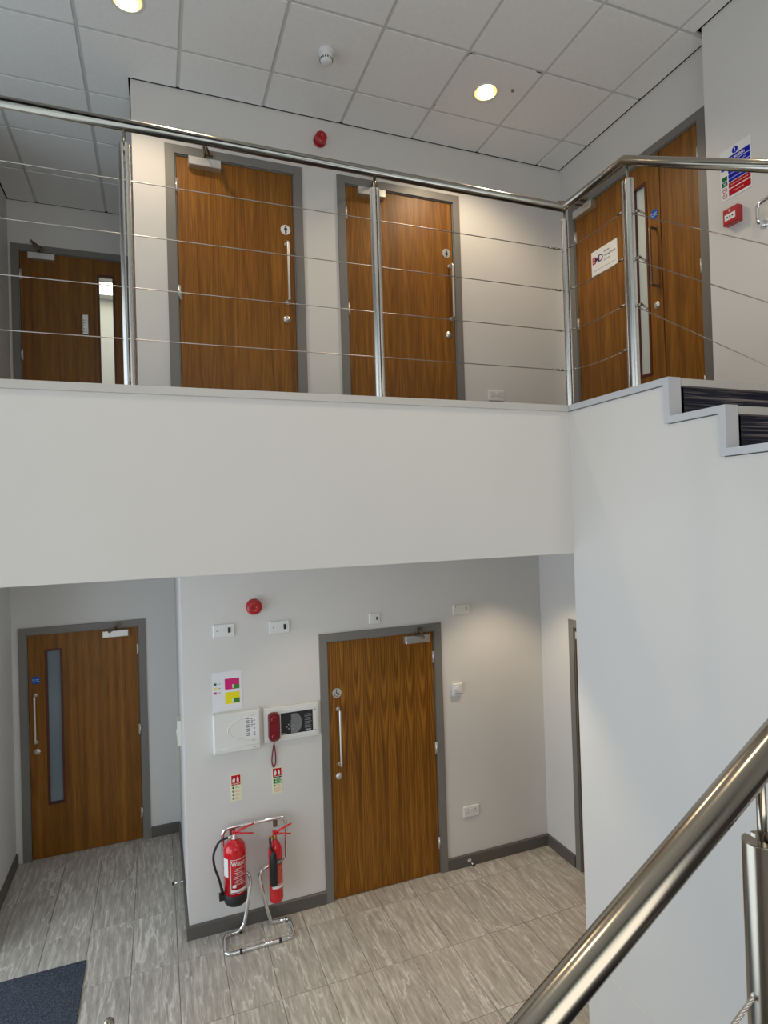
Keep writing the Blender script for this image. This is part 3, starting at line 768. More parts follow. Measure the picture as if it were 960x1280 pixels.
# lit office beyond the upper corridor door
m = MB(); m.box(-1.9, 0.6, 9.0, 9.1, FL, 6.2)
tag(m.build('wall_office_end', WALL), 'end wall of the office seen through the door glass', 'wall', kind='structure')
m = MB(); m.box(-1.9, -1.8, 6.62, 9.0, FL, 6.2); m.box(0.5, 0.6, 6.62, 9.0, FL, 6.2)
tag(m.build('wall_office_side', WALL), 'side walls of the office beyond the corridor', 'wall', kind='structure')
m = MB(); m.box(-1.9, 0.6, 6.62, 9.0, FL-0.05, FL-0.01)
tag(m.build('floor_office', STRIPE), 'carpet floor of the office', 'floor', kind='structure')
m = MB(); m.box(-1.9, 0.6, 6.62, 9.0, CZ, CZ+0.03)
tag(m.build('ceiling_office', CTILE), 'ceiling of the office beyond the corridor', 'ceiling', kind='structure')
le = empty('ceiling_light_panel', 'bright square light panel seen through the upper corridor door glass', 'ceiling light', (-0.55, 8.57, CZ))
m = MB(); m.box(-0.30, 0.30, -0.22, 0.22, -0.006, -0.001); m.build('diffuser', LEDM, le)
m = MB()
for q in ((-0.31, -0.30, -0.23, 0.23), (0.30, 0.31, -0.23, 0.23), (-0.30, 0.30, -0.23, -0.22), (-0.30, 0.30, 0.22, 0.23)): m.box(*q, -0.01, 0.0)
m.build('light_frame', WHITEP, le)
area_light('office_light', (-0.52, 7.6, CZ-0.02), (0, 0, 0), 0.6, 0.6, 22, (1, 0.98, 0.92)).location = (-0.55, 7.6, CZ-0.03)

# ------------------------------------------------------------------ balustrades
def d_post(parent, x, y, z0, z1, axis, zr, r=0.0225, g=0.0035, mat=PSTEEL):
    """split post: two half rounds set apart along the run axis, with a pin carrying the handrail"""
    p = empty_part('post', parent)
    for s in (-1, 1):
        m = MB(); pts = []
        for i in range(15):
            a = R(-90+180*i/14); u, v = g+r*math.cos(a), r*math.sin(a)
            pts.append((x+s*u, y+v) if axis == 'x' else (x+v, y+s*u))
        if (s < 0) == (axis == 'x'): pts = pts[::-1]
        m.prism(pts, 'z', z0, z1, smooth=False); o = m.build('half_post', mat, p, bevel=0.0015)
        for pl in o.data.polygons: pl.use_smooth = True
        try: o.data.set_sharp_from_angle(angle=R(35))
        except Exception: pass
    m = MB(); m.tube([(x, y, z1-0.05), (x, y, zr-0.015)], 0.0068, 12); m.build('pin', STEEL, p)
    for zz in (z0+0.05, z1-0.06): m = MB(); m.box(x-g-0.001, x+g+0.001, y-g-0.001, y+g+0.001, zz-0.02, zz+0.02); m.build('spacer', STEEL, p)
    return p
RR = 0.0238
ba = empty('balustrade', 'steel balustrade with thin cables along the landing and down the stairs', 'railing', (0, 0, 0))
HZ = 4.792
path = rounded([(-2.29, 2.85, HZ), (2.262, 2.85, HZ)], 0.01)+[]
hr = [(-2.29, 2.85, HZ), (2.262, 2.85, HZ), (2.262, 2.362, HZ), (2.262, 0.74, HZ-0.605*(2.362-0.74))]
m = MB(); m.tube(hr, RR, 24); m.build('handrail', STEEL, ba)
ZT = FL+0.004
for x in (-1.26, -0.092, 1.088): d_post(ba, x, 2.85, ZT, 4.705, 'x', HZ)
d_post(ba, 2.262, 2.84, ZT, 4.715, 'x', HZ, r=0.019)
d_post(ba, 2.262, 2.345, ZT, 4.66+0.02, 'y', HZ, r=0.0235, g=0.008)
for i, y in ((3, 1.42), (5, 0.80)): d_post(ba, 2.262, y, FL-RISE*i+0.004, HZ-0.605*(2.362-y)-0.10, 'y', HZ-0.605*(2.362-y))
CR = 0.0024
for z in (4.545, 4.305, 4.07, 3.84):
    c = empty_part('cable', ba)
    m = MB(); m.tube([(-2.29, 2.85, z), (2.26, 2.85, z)], CR, 6); m.build('cable_wire', CABLE, c)
    m = MB(); m.tube([(2.15, 2.85, z), (2.195, 2.85, z)], 0.0045, 8); m.tube([(2.195, 2.85, z), (2.225, 2.85, z)], 0.0065, 8); m.build('cable_end', STEEL, c)
    c = empty_part('cable', ba)
    m = MB(); m.tube([(2.262, 2.82, z-0.003)]+[(2.262, 2.82-0.45*t/6, z-0.003-0.012*math.sin(PI*t/6)) for t in range(1, 6)]+[(2.262, 2.37, z-0.003)], CR, 6); m.build('cable_wire', CABLE, c)
    for y0, y1 in ((2.805, 2.775), (2.385, 2.425)): m = MB(); m.tube([(2.262, y0, z-0.003), (2.262, y1, z-0.004)], 0.0062, 8); m.build('cable_end', STEEL, c)
for (ya, za), (yb, zb) in (((2.300, 4.500), (1.627, 4.045)), ((2.300, 4.268), (1.636, 3.822)), ((2.300, 4.035), (1.645, 3.574))):
    s = (zb-za)/(yb-ya); c = empty_part('cable', ba)
    m = MB(); m.tube([(2.262, ya+0.02, za), (2.262, 0.82, za+s*(0.82-ya))], CR, 6); m.build('cable_wire', CABLE, c)
    m = MB(); m.tube([(2.262, ya+0.005, za), (2.262, ya-0.02, za-0.003)], 0.008, 8); m.tube([(2.262, ya-0.02, za-0.003), (2.262, ya-0.055, za+s*(-0.055))], 0.0055, 8); m.build('cable_end', STEEL, c)
# near balustrade of the lower flight
YN = 0.63; SL = 0.6482
zr = lambda x: 2.658+SL*(x-0.836)
bn = empty('balustrade', 'thick steel handrail in the near foreground sloping down to the left', 'railing', (0, 0, 0))
m = MB(); m.tube([(2.15, YN, zr(2.15)), (-1.75, YN, zr(-1.75))], 0.0245, 40); m.build('handrail', STEEL, bn)
for x in (1.92, 0.818, -0.282, -1.382): d_post(bn, x, YN, max(0.2, zr(x)-0.97), zr(x)-0.117, 'x', zr(x), r=0.024, g=0.005, mat=STEEL)
for k in range(4):
    z_at = lambda x, k=k: zr(x)-0.118-0.055-0.145-0.19*k
    c = empty_part('cable', bn); m = MB()
    xa, xb = 0.792, -0.255; L = math.hypot(xa-xb, (xa-xb)*SL); d = Vector((-(xa-xb), 0, -(xa-xb)*SL)).normalized()
    A = Vector((xa, YN, z_at(xa))); e1 = Vector((0, 1, 0)); e2 = d.cross(e1); n = int(L/0.005) if k == 0 else 40
    for s_ in range(5):
        pts = []
        for i in range(n+1):
            t = L*i/n; th = 2*PI*(t/0.034)+2*PI*s_/5 if k == 0 else 2*PI*s_/5
            pts.append(A+d*t+(e1*math.cos(th)+e2*math.sin(th))*0.0021)
        m.tube(pts, 0.0015, 6)
    m.build('cable_wire', CABLE, c)
    m = MB(); m.tube([A-d*0.02, A+d*0.006], 0.0045, 10); m.build('cable_end', CABLE, c)
# end post near the bottom edge
pe = MB(); pe.lathe([(0.021, 0.0), (0.021, 1.0), (0.019, 1.012), (0.012, 1.019), (0.001, 1.021)], (-0.23, 2.70, 0.0), 'z', 24)
pe.lathe([(0.045, 0.0), (0.045, 0.008), (0.022, 0.010)], (-0.23, 2.70, 0.0), 'z', 24)
tag(pe.build('steel_post', STEEL), 'round top of a steel post poking in at the bottom edge beside the mat', 'post')

# ------------------------------------------------------------------ wall fittings, ground floor
def fitting(name, label, cat, x0, x1, z0, z1, d, mat=WHITEP, y=YL, group=None):
    """face plate on a wall facing the viewer; the empty sits at its lower left back corner"""
    root = empty(name, label, cat, (x0, y, z0), group=group)
    m = MB(); m.cbox(0, x1-x0, -d, 0, 0, z1-z0, 0.003); m.build('face_plate', mat, root)
    return root
def spur(label, x0, z0, w=0.152, h=0.092):
    t = fitting('fused_spur', label, 'switch', x0, x0+w, z0, z0+h, 0.014, group='fused spurs above the fire panels')
    m = MB(); m.box(w*0.70, w*0.82, -0.019, -0.014, h*0.3, h*0.72); m.build('rocker', DARKP, t)
    m = MB(); m.box(w*0.46, w*0.58, -0.016, -0.014, h*0.35, h*0.65); m.build('fuse_holder', PANELW, t)
    for sx in (0.18,): m = MB(); m.lathe([(0.005, 0), (0.005, 0.0155)], (w*sx, 0, h*0.5), 'y', 10); m.build('screw', LGREYP, t)
spur('white fused spur with black switch, left of the two above the poster', 0.372, 2.167)
spur('white fused spur with black switch, right one, below the red sounder', 0.790, 2.154)
def sounder(label, x, y, z, rr=0.050, dep=0.062):
    t = empty('alarm_sounder', label, 'alarm', (x, y, z))
    m = MB(); m.lathe([(rr+0.004, 0), (rr+0.004, 0.016), (rr, 0.018)], (0, 0, 0), 'y', 32); m.build('sounder_base', REDP, t)
    m = MB(); m.lathe([(rr, 0.016), (rr*0.98, dep-0.008), (rr*0.9, dep), (rr*0.25, dep), (rr*0.2, dep-0.004)], (0, 0, 0), 'y', 32); m.build('sounder_body', REDP, t)
    m = MB()
    for k in range(6):
        a = 2*PI*k/6; m.box(math.cos(a)*rr*0.55-0.003, math.cos(a)*rr*0.55+0.003, -dep-0.0006, -dep, math.sin(a)*rr*0.55-0.006, math.sin(a)*rr*0.55+0.006)
    m.build('sound_slots', DREDP, t)['kind'] = 'stuff'
sounder('round red fire alarm sounder high on the ground floor wall', 0.675, YL, 2.372, 0.056, 0.055)
sounder('round red fire alarm sounder between the toilet doors upstairs', 1.262, YU, 5.968, 0.046, 0.072)
# switch above door, blank plate, bell push, sockets
t = fitting('key_switch', 'white square key switch above the accessible toilet door', 'switch', 1.600, 1.692, 2.155, 2.240, 0.012)
m = MB(); m.box(0.058, 0.068, -0.017, -0.012, 0.030, 0.055); m.build('rocker', DARKP, t)
m = MB(); m.box(0.012, 0.044, -0.0135, -0.012, 0.018, 0.068); m.build('key_panel', PANELW, t)
t = fitting('wall_plate', 'cream double plate high on the wall right of the accessible door', 'switch', 2.366, 2.524, 2.160, 2.245, 0.012, CREAMP)
m = MB(); m.box(0.118, 0.128, -0.015, -0.012, 0.04, 0.062); m.build('rocker', GREYP, t)
m = MB(); m.box(0.018, 0.026, -0.013, -0.012, 0.066, 0.071); m.build('indicator', GREYP, t)
t = fitting('door_release_button', 'small white rounded switch right of the accessible toilet door', 'switch', 2.334, 2.420, 1.475, 1.575, 0.028)
m = MB(); m.lathe([(0.026, 0.028), (0.026, 0.034), (0.022, 0.037)], (0.043, 0, 0.062), 'y', 24); m.build('dial', WHITEP, t)
m = MB(); m.box(0.008, 0.078, -0.031, -0.028, 0.012, 0.022); m.build('grille', LGREYP, t)
def socket(label, x0, y, z0, w=0.150, h=0.088):
    t = fitting('double_socket', label, 'socket', x0, x0+w, z0, z0+h, 0.013, y=y, group=None)
    for k in (0, 1):
        m = MB(); c = w*(0.27+0.46*k)
        m.box(c-0.003, c+0.003, -0.0135, -0.013, h*0.62, h*0.74); m.box(c-0.014, c-0.008, -0.0135, -0.013, h*0.38, h*0.44); m.box(c+0.008, c+0.014, -0.0135, -0.013, h*0.38, h*0.44); m.build('pin_holes', DARKP, t)
        m = MB(); c = w*(0.43+0.14*k); m.cbox(c-0.006, c+0.006, -0.018, -0.013, h*0.52, h*0.80, 0.001); m.build('rocker', PANELW, t)
socket('white double socket low on the wall right of the accessible door', 2.406, YL, 0.418)
socket('white double socket on the landing wall right of the ladies door', 2.705, YU, 4.000)
# cream break-out device on the return wall
t = empty('door_release_box', 'cream rectangular call point on the narrow return wall edge', 'switch', (0.15, 5.42, 1.25))
m = MB(); m.cbox(-0.075, 0.075, -0.030, 0, -0.10, 0.11, 0.005); o = m.build('cover', CREAMP, t); o.rotation_euler = (0, 0, -PI/2)
m = MB(); m.cbox(-0.03, 0.03, -0.036, -0.030, -0.03, 0.03, 0.001); o = m.build('button_plate', WHITEP, t); o.rotation_euler = (0, 0, -PI/2)
# door stops
def door_stop(label, a, b):
    t = empty('door_stop', label, 'door stop', a); v = Vector(b)-Vector(a); d = v.normalized()
    m = MB(); m.tube([(0, 0, 0), d*0.006], 0.017, 14); m.tube([d*0.006, v*0.86], 0.0065, 10); m.build('stop_rod', CHROME, t)
    m = MB(); m.tube([v*0.84, v], 0.0105, 12); m.build('rubber_tip', BLACKR, t)
door_stop('chrome door stop on the skirting right of the accessible door', (2.44, YL-0.018, 0.052), (2.44, YL-0.105, 0.052))
door_stop('chrome door stop on the skirting of the return wall', (0.132, 5.28, 0.055), (0.045, 5.28, 0.055))

# poster
t = empty('evacuation_poster', 'white paper notice with magenta and yellow boxes above the alarm panel', 'poster', (0.354, YL, 1.612))
m = MB(); m.box(0, 0.216, -0.0022, 0, 0, 0.293); m.build('paper_sheet', PAPER, t)
def flat(parent, name, mat, x0, x1, z0, z1, y): m = MB(); m.box(x0, x1, y-0.0005, y, z0, z1); return m.build(name, mat, parent)
Y2 = -0.0022
flat(t, 'print_box', MAGEN, 0.092, 0.198, 0.158, 0.238, Y2); flat(t, 'print_box', POSTG, 0.155, 0.198, 0.158, 0.190, Y2-0.0006); flat(t, 'print_box', SIGNW, 0.146, 0.155, 0.166, 0.192, Y2-0.0006)
flat(t, 'print_box', YELL, 0.092, 0.198, 0.050, 0.136, Y2); flat(t, 'print_box', POSTG, 0.152, 0.198, 0.055, 0.090, Y2-0.0006); flat(t, 'print_box', SIGNW, 0.142, 0.151, 0.058, 0.086, Y2-0.0006)
for z, mt in ((0.206, SIGNG), (0.173, YELL), (0.140, MAGEN)):
    flat(t, 'print_key', mt, 0.012, 0.032, z-0.008, z+0.008, Y2)
    m = MB(); m.box(0.038, 0.062, Y2-0.0005, Y2, z-0.002, z+0.002); m.build('print_line', LGREYP, t)

# white alarm panel
t = empty('intruder_alarm_panel', 'white wall panel with arched cover under the paper notice', 'panel', (0.350, YL, 1.314))
m = MB(); m.cbox(0, 0.342, -0.055, 0, 0, 0.290, 0.008); m.build('panel_case', PANELW, t)
m = MB(); A = [(0.335, 0.245)]
pts = [(0.338-0.235*math.sin(R(a)), -0.0555, 0.165-0.095*math.cos(R(a))) for a in range(10, 171, 8)]
m.tube(pts, 0.0035, 6); m.tube([(0.012, -0.0555, 0.038), (0.335, -0.0555, 0.038)], 0.0018, 6); m.build('cover_ridge', WHITEP, t)
m = MB(); m.box(0.232, 0.330, -0.0562, -0.055, 0.095, 0.250); m.build('instruction_label', SIGNW, t)
m = MB()
for k in range(9): m.box(0.236+0.003*(k % 2), 0.262, -0.0568, -0.0562, 0.108+0.0155*k, 0.115+0.0155*k)
for k in range(5): m.box(0.274, 0.284+0.004*(k % 2), -0.0568, -0.0562, 0.17+0.014*k, 0.177+0.014*k)
for k in range(4): m.box(0.292, 0.303, -0.0568, -0.0562, 0.125+0.030*k, 0.132+0.030*k)
m.box(0.290, 0.304, -0.0568, -0.0562, 0.105, 0.118); m.box(0.285, 0.315, -0.0556, -0.055, 0.018, 0.022); m.build('label_print', GREYP, t)['kind'] = 'stuff'

# refuge / fire telephone panel
t = empty('fire_alarm_panel', 'white framed panel with black display and red handset left of the door', 'panel', (0.722, YL, 1.332))
m = MB(); m.cbox(0, 0.430, -0.030, 0, 0, 0.260, 0.006); m.build('panel_case', PANELW, t)
m = MB(); m.cbox(0.020, 0.410, -0.034, -0.029, 0.020, 0.240, 0.003); m.build('panel_face', WHITEP, t)
m = MB(); m.box(0.128, 0.378, -0.0352, -0.034, 0.048, 0.212); m.build('display_panel', DARKP, t)
m = MB(); cx, cz = 0.205, 0.125
n = 20; arcp = [(cx+0.088*math.cos(R(-58+116*i/n)), -0.0356, cz+0.088*math.sin(R(-58+116*i/n))) for i in range(n+1)]
m.prism([(p[0], p[2]) for p in arcp]+[(0.205, 0.200), (0.205, 0.050)], 'y', -0.0358, -0.0352); m.build('display_arc', GREYP, t)
m = MB(); m.box(0.138, 0.208, -0.0364, -0.0358, 0.152, 0.196); m.build('screen', INK, t)
m = MB()
for dx, dz in ((0, 0.016), (0.016, 0), (0, -0.016), (-0.016, 0), (0.034, 0.004), (0.03, -0.02)): m.lathe([(0.006, 0.0358), (0.006, 0.038)], (0.188+dx, 0, 0.105+dz), 'y', 10)
m.build('key_buttons', LGREYP, t)
m = MB()
for k in range(8): m.box(0.312, 0.368-0.006*(k % 3), -0.0358, -0.0352, 0.078+0.0145*k, 0.082+0.0145*k)
m.box(0.130, 0.160, -0.0360, -0.0352, 0.052, 0.060); m.box(0.318, 0.362, -0.0360, -0.0352, 0.056, 0.068)
m.build('display_print', LGREYP, t)['kind'] = 'stuff'
m = MB()
for z in (0.05, 0.21): m = MB(); m.lathe([(0.005, 0.034), (0.005, 0.036)], (0.398, 0, z), 'y', 10); m.build('screw', LGREYP, t)
m = MB(); prof = rrect(0.030, 0.116, 0.018, 0.232, 0.030, 5); ins = rrect(0.037, 0.109, 0.026, 0.224, 0.026, 5)
n = len(prof); vs = [(p[0], -0.032, p[1]) for p in prof]+[(p[0], -0.062, p[1]) for p in prof]+[(p[0], -0.074, p[1]) for p in ins]
fs = []
for i in range(n):
    j = (i+1) % n; fs += [(i, n+i, n+j, j), (n+i, 2*n+i, 2*n+j, n+j)]
fs += [tuple(range(2*n, 3*n))]; m.add(vs, fs, [True]*(2*n)+[False])
m.lathe([(0.026, 0.066), (0.026, 0.086), (0.020, 0.090)], (0.073, 0, 0.190), 'y', 20); m.lathe([(0.026, 0.066), (0.026, 0.084), (0.020, 0.088)], (0.073, 0, 0.060), 'y', 20)
o = m.build('handset', DREDP, t); o['label'] = 'dark red telephone handset'
m = MB(); cxx = 0.073
loop = [(cxx, -0.05, 0.018), (cxx-0.003, -0.03, -0.02), (cxx-0.014, -0.012, -0.10), (cxx-0.018, -0.008, -0.16), (cxx-0.004, -0.008, -0.205), (cxx+0.012, -0.008, -0.165), (cxx+0.012, -0.012, -0.10), (cxx+0.002, -0.03, -0.02)]
m.tube(rounded(loop, 0.03, 4), 0.0048, 8); m.build('handset_cord', DREDP, t)

# extinguisher instruction signs
def ext_sign(label, x, z, kind):
    t = empty('extinguisher_sign', label, 'sign', (x, YL, z))
    m = MB(); m.box(0, 0.078, -0.002, 0, 0, 0.195); m.build('sign_board', PALEY, t)
    flat(t, 'sign_header', SIGNR, 0.006, 0.072, 0.130, 0.190, Y2+0.0002)
    m = MB(); m.prism(rrect(0.045, 0.060, 0.138, 0.170, 0.005, 3), 'y', -0.0032, -0.0025); m.box(0.048, 0.056, -0.0032, -0.0025, 0.170, 0.178)
    m.prism([(0.014, 0.138), (0.030, 0.138), (0.034, 0.160), (0.026, 0.182), (0.020, 0.168), (0.013, 0.158)], 'y', -0.0032, -0.0025); m.build('sign_symbol', SIGNW, t)
    flat(t, 'sign_band', SIGNR if kind == 'water' else INK, 0.006, 0.072, 0.117, 0.127, Y2+0.0002)
    text('WATER' if kind == 'water' else 'CO2', 0.011, SIGNW, t, (0.039, -0.0028, 0.122), 'sign_lettering')
    if kind != 'water': flat(t, 'sign_box', PALEG, 0.008, 0.070, 0.072, 0.112, Y2+0.0002)
    rows = ((0.100, SIGNG), (0.072, SIGNR), (0.045, SIGNR), (0.019, SIGNR)) if kind == 'water' else ((0.102, SIGNG), (0.084, SIGNG), (0.060, SIGNR))
    for z_, mt in rows:
        disc(t, 'sign_dot', GREYP if mt is SIGNR else SIGNG, 0.018, z_, 0.008, y=-0.0024, t=0.0006, n=12)
        for k in range(2): flat(t, 'sign_line', PALEO if mt is SIGNR else PALEG if kind == 'water' else SIGNG, 0.032, 0.066-0.008*k, z_-0.006+0.008*k, z_-0.002+0.008*k, -0.0028)
    if kind != 'water':
        for k in range(4): flat(t, 'sign_line', PALEO, 0.014, 0.068-0.006*(k % 2), 0.012+0.009*k, 0.016+0.009*k, -0.0028)
ext_sign('narrow instruction sign with red header above the larger extinguisher', 0.468, 0.934, 'water')
ext_sign('narrow instruction sign with black and green bands below the red handset', 0.777, 0.932, 'co2')

# ------------------------------------------------------------------ extinguisher stand and extinguishers
t = empty('extinguisher_stand', 'bent chrome tube stand holding two fire extinguishers', 'stand', (0.62, 4.43, 0))
ys = 4.552-4.43; yb = 4.535-4.43; yf = 4.325-4.43; q = 0.0142
def S(x, y, z): return (x-0.62, y, z)
path = [S(0.665, ys, 0.40), S(0.735, ys, 0.425), S(0.858, ys, 0.445), S(0.862, ys, 0.775), S(0.395, ys, 0.775), S(0.392, ys, 0.445), S(0.585, ys, 0.415), S(0.588, ys, 0.33)]
frame = rounded([S(0.800, yb, q), S(0.730, yb, q), S(0.700, ys, 0.12), S(0.648, ys, 0.40), S(0.735, ys, 0.440), S(0.855, ys, 0.440), S(0.862, ys, 0.775), S(0.395, ys, 0.775), S(0.392, ys, 0.44), S(0.560, ys, 0.435), S(0.590, ys, 0.36), S(0.548, ys, 0.12), S(0.515, yb, q), S(0.385, yb, q), S(0.370, yf, q), S(0.860, yf, q), S(0.860, yb, q), S(0.795, yb, q)], 0.055, 6)
m = MB(); m.tube(frame, q, 12); m.build('tube_frame', CHROME, t)
m = MB()
for (a, b) in ((S(0.492, yb, q), S(0.508, yb, q)), (S(0.745, yf, q), S(0.762, yf, q)), (S(0.468, yf, q), S(0.486, yf, q)), (S(0.83, yb, q), S(0.845, yb, q))): m.tube([a, b], 0.0165, 12)
m.build('rubber_sleeve', BLACKR, t)
m = MB(); m.box(-0.175, -0.135, ys-0.012, ys+0.012, 0.715, 0.77); m.box(0.145, 0.175, ys-0.012, ys+0.012, 0.715, 0.77); m.build('hanging_bracket', BRONZE, t)

def band(parent, name, mat, r, a0, a1, z0, z1, n=14):
    m = MB(); vs = []
    for i in range(n+1):
        a = R(a0+(a1-a0)*i/n)
        vs += [(r*math.sin(a), -r*math.cos(a), z0), (r*math.sin(a), -r*math.cos(a), z1)]
    m.add(vs, [(2*i, 2*i+2, 2*i+3, 2*i+1) for i in range(n)], True); return m.build(name, mat, parent)
def curved_text(body, size, mat, parent, r, ang, z, sx=1.0, bold=0.0):
    o = text(body, size, mat, parent, (0, 0, 0), 'body_lettering', sx=1.0, thick=0.0, bold=bold)
    for v in o.data.vertices:
        a = R(ang)+v.co.x*sx/r; zz = v.co.y
        v.co = Vector((r*math.sin(a), zz+z, r*math.cos(a)))   # still in text axes, turned upright by the object's rotation
    return o
def head(t, z, s=1.0, hose_mat=BLACKR, gauge=True):
    m = MB(); m.lathe([(0.020*s, 0), (0.020*s, 0.018), (0.016*s, 0.020), (0.016*s, 0.045), (0.012*s, 0.05)], (0, 0, z), 'z', 16)
    m.tube([(0, 0, z+0.028), (-0.045*s, -0.01, z+0.030)], 0.010, 10); m.build('valve', SILVER if gauge else BRASS, t)
    m = MB(); m.tube([(0.0, 0, z+0.05), (0.035*s, -0.02, z+0.075), (0.135*s, -0.055, z+0.128)], [0.011, 0.009, 0.007], 8)
    m.box(-0.014, 0.014, -0.014, 0.014, z+0.04, z+0.066)
    m.build('squeeze_lever', REDPAINT, t)
    m = MB(); m.tube([(0.0, 0, z+0.046), (0.05*s, -0.02, z+0.048), (0.130*s, -0.055, z+0.050)], [0.010, 0.008, 0.006], 8); m.build('carry_handle', REDPAINT, t)
# water extinguisher
t = empty('fire_extinguisher', 'larger red water fire extinguisher with black base and hose', 'fire extinguisher', (0.466, 4.452, 0.292)); t.scale = (1, 1, 0.885)
r = 0.080
m = MB(); m.lathe([(r, 0.085), (r, 0.41), (r*0.97, 0.44), (r*0.86, 0.467), (r*0.62, 0.487), (0.022, 0.498), (0.020, 0.505)], n=40); m.build('cylinder_body', REDPAINT, t)
m = MB(); m.lathe([(0.02, 0.004), (r*0.86, 0.0), (r*0.98, 0.012), (r+0.002, 0.03), (r+0.002, 0.087), (r, 0.09)], n=40); m.build('base_skirt', BLACKR, t)
head(t, 0.500)
m = MB(); m.tube(rounded([(-0.045, -0.01, 0.530), (-0.105, -0.005, 0.515), (-0.150, 0.0, 0.42), (-0.145, 0.0, 0.32), (-0.110, 0.0, 0.20), (-0.094, 0.0, 0.10)], 0.06, 5), 0.0085, 10); m.build('hose', BLACKR, t)
m = MB(); m.tube([(-0.096, 0, 0.125), (-0.092, 0, 0.08)], 0.011, 10); m.box(-0.115, -0.078, -0.02, 0.02, 0.040, 0.085); m.build('hose_clip', BLACKR, t)
band(t, 'instruction_label', SIGNW, r+0.0006, -75, -42, 0.24, 0.385, 8)
rl = r+0.0008
for z0, z1 in ((0.110, 0.114), (0.376, 0.380)): band(t, 'label_border', SIGNW, rl, -30, 58, z0, z1)
band(t, 'label_border', SIGNW, rl, -30.0, -27.0, 0.110, 0.380, 3)
band(t, 'label_stripe', SIGNW, rl, -28, 56, 0.122, 0.142)
curved_text('Water', 0.056, SIGNW, t, rl+0.0004, 12, 0.346, bold=0.0008, sx=0.68)
for k in range(9): band(t, 'label_line', SIGNW, rl, -14+6*(k % 3), 46-7*(k % 4), 0.180+0.0155*k, 0.1835+0.0155*k)
band(t, 'label_square', SIGNW, rl, -20, -2, 0.158, 0.180, 5)
# CO2 extinguisher
t = empty('fire_extinguisher', 'smaller slim red carbon dioxide fire extinguisher with black horn', 'fire extinguisher', (0.760, 4.470, 0.212)); t.scale = (1, 1, 0.955)
r = 0.0515
m = MB(); m.lathe([(0.02, 0.0), (r*0.82, 0.002), (r*0.97, 0.014), (r, 0.03), (r, 0.38), (r*0.94, 0.41), (r*0.75, 0.437), (r*0.45, 0.455), (0.018, 0.465), (0.016, 0.475)], n=36); m.build('cylinder_body', REDPAINT, t)
head(t, 0.468, 0.85, gauge=False)
m = MB(); m.tube([(-0.038, -0.010, 0.498), (-0.040, -0.035, 0.46), (-0.030, -0.062, 0.41)], 0.008, 8); m.lathe([(0.024, 0.165), (0.028, 0.17), (0.027, 0.355), (0.024, 0.385), (0.012, 0.41), (0.009, 0.42)], (-0.026, -0.070, 0), 'z', 20); m.build('discharge_horn', BLACKR, t)
rl = r+0.0007
band(t, 'black_band', INK, rl, -40, 70, 0.300, 0.335)
curved_text('CO2', 0.026, SIGNW, t, rl+0.0006, 18, 0.317, bold=0.0006)
band(t, 'label_stripe', SIGNW, rl, -40, 62, 0.118, 0.140); band(t, 'label_border', SIGNW, rl, -40, 62, 0.148, 0.151)
for k in range(8): band(t, 'label_line', PALEO, rl, 6, 50-8*(k % 3), 0.165+0.0155*k, 0.1675+0.0155*k, 6)

# ------------------------------------------------------------------ smoke detector and sensor dot
t = empty('smoke_detector', 'white domed smoke detector on the ceiling left of the right downlight', 'smoke detector', (1.135, 3.80, CZ))
m = MB(); m.lathe([(0.05, 0), (0.052, -0.008), (0.050, -0.026), (0.047, -0.030)], n=32); m.build('detector_base', WHITEP, t)
m = MB(); m.lathe([(0.046, -0.028), (0.044, -0.034), (0.043, -0.060), (0.038, -0.078), (0.026, -0.088), (0.002, -0.091)], n=32); m.build('detector_dome', WHITEP, t)
m = MB()
for k in range(16):
    a = 2*PI*k/16; c, s_ = math.cos(a), math.sin(a)
    m.tube([(0.0425*c, 0.0425*s_, -0.060), (0.0405*c, 0.0405*s_, -0.070)], 0.0042, 6)
m.build('vent_slots', DARKP, t)
m = MB(); m.lathe([(0.010, 0), (0.010, -0.010), (0.006, -0.014)], (2.535, 3.72, CZ), 'z', 14); tag(m.build('ceiling_indicator', BRONZE), 'tiny dark indicator on the tile beside the right downlight', 'indicator')

# ------------------------------------------------------------------ notices on the stair wall (x = 3.40), local x = -world y
def on_right(name, label, cat, y_left, z, x=3.40):
    return empty(name, label, cat, (x, y_left, z), -PI/2)
t = on_right('fire_action_notice', 'blue and red fire action notice on the stair wall', 'sign', 2.740, 4.945)
W_, H_ = 0.212, 0.315
m = MB(); m.prism(rrect(0, W_, 0, H_, 0.006, 3), 'y', -0.003, 0); m.build('sign_board', SIGNW, t)
def pr(name, mat, x0, x1, z0, z1, y=-0.003, r_=0.004): m = MB(); m.prism(rrect(x0, x1, z0, z1, min(r_, (z1-z0)*0.45), 3), 'y', y-0.0005, y); return m.build(name, mat, t)
disc(t, 'blue_disc', BLUE, 0.106, 0.282, 0.020, y=-0.003, t=0.0006)
text('!', 0.030, SIGNW, t, (0.106, -0.0042, 0.282), 'sign_lettering', bold=0.0008)
pr('blue_bar', BLUE, 0.008, 0.204, 0.224, 0.258); text('Fire action', 0.030, SIGNW, t, (0.106, -0.0038, 0.241), 'sign_lettering', bold=0.0006)
pr('blue_bar', BLUE, 0.008, 0.204, 0.188, 0.220); text('Any person discovering a fire', 0.012, SIGNW, t, (0.106, -0.0038, 0.204), 'sign_lettering')
pr('blue_bar', BLUE, 0.056, 0.204, 0.152, 0.184); pr('blue_bar', BLUE, 0.056, 0.204, 0.122, 0.149); pr('blue_bar', BLUE, 0.056, 0.204, 0.100, 0.119)
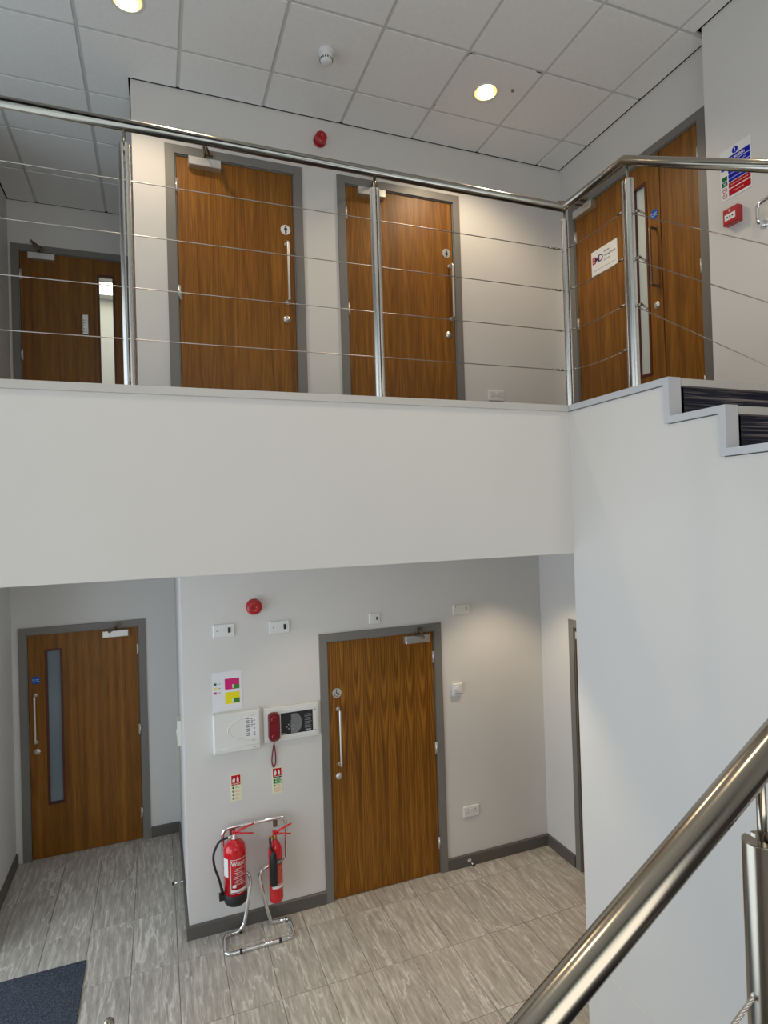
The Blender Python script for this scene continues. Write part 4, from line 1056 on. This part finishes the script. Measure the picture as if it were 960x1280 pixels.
pr('red_bar', SIGNR, 0.056, 0.204, 0.062, 0.096); pr('red_bar', SIGNR, 0.056, 0.204, 0.014, 0.056)
text('Do not stop to collect belongings', 0.0085, SIGNW, t, (0.130, -0.0038, 0.080), 'sign_lettering'); text('Do not use lifts', 0.011, SIGNW, t, (0.122, -0.0038, 0.036), 'sign_lettering')
pr('green_square', SIGNG, 0.010, 0.048, 0.122, 0.150); pr('green_square', SIGNG, 0.010, 0.048, 0.088, 0.118); text('X', 0.026, SIGNW, t, (0.029, -0.0038, 0.103), 'sign_lettering')
for z in (0.064, 0.028):
    m = MB(); m.tube([(0.029+0.014*math.cos(R(a)), -0.0034, z+0.014*math.sin(R(a))) for a in range(0, 360, 20)], 0.0016, 6, closed=True); m.tube([(0.019, -0.0034, z+0.010), (0.039, -0.0034, z-0.010)], 0.0014, 6); m.build('prohibition_ring', SIGNR, t)
t = on_right('fire_call_point', 'red break-glass fire call point under the fire action notice', 'alarm', 2.700, 4.770)
m = MB(); m.cbox(0, 0.100, -0.045, 0, 0, 0.098, 0.003); m.build('call_point_case', REDP, t)
m = MB(); m.box(0.014, 0.086, -0.0462, -0.045, 0.024, 0.062); m.build('break_glass', SIGNW, t)
m = MB()
for k in range(3): m.lathe([(0.0055, 0.0462), (0.0055, 0.047)], (0.032+0.018*k, 0, 0.043), 'y', 10)
m.build('marks', INK, t)
m = MB(); m.box(0.042, 0.054, -0.0456, -0.045, 0.074, 0.088); m.build('marks', PALEO, t)
t = on_right('grab_handle', 'chrome looped rail end on the stair wall at the right edge', 'rail', 2.482, 4.682)
m = MB(); m.tube(rounded([(0.016, 0, 0.0), (0.016, -0.05, 0.0), (0.016, -0.05, 0.11), (0.20, -0.05, 0.125), (0.20, 0, 0.125)], 0.03, 5), 0.0125, 14)
m.tube([(0.016, 0, 0.0), (0.016, -0.004, 0.0)], 0.026, 14); m.tube([(0.20, 0, 0.125), (0.20, -0.004, 0.125)], 0.026, 14); m.build('rail_tube', CHROME, t)
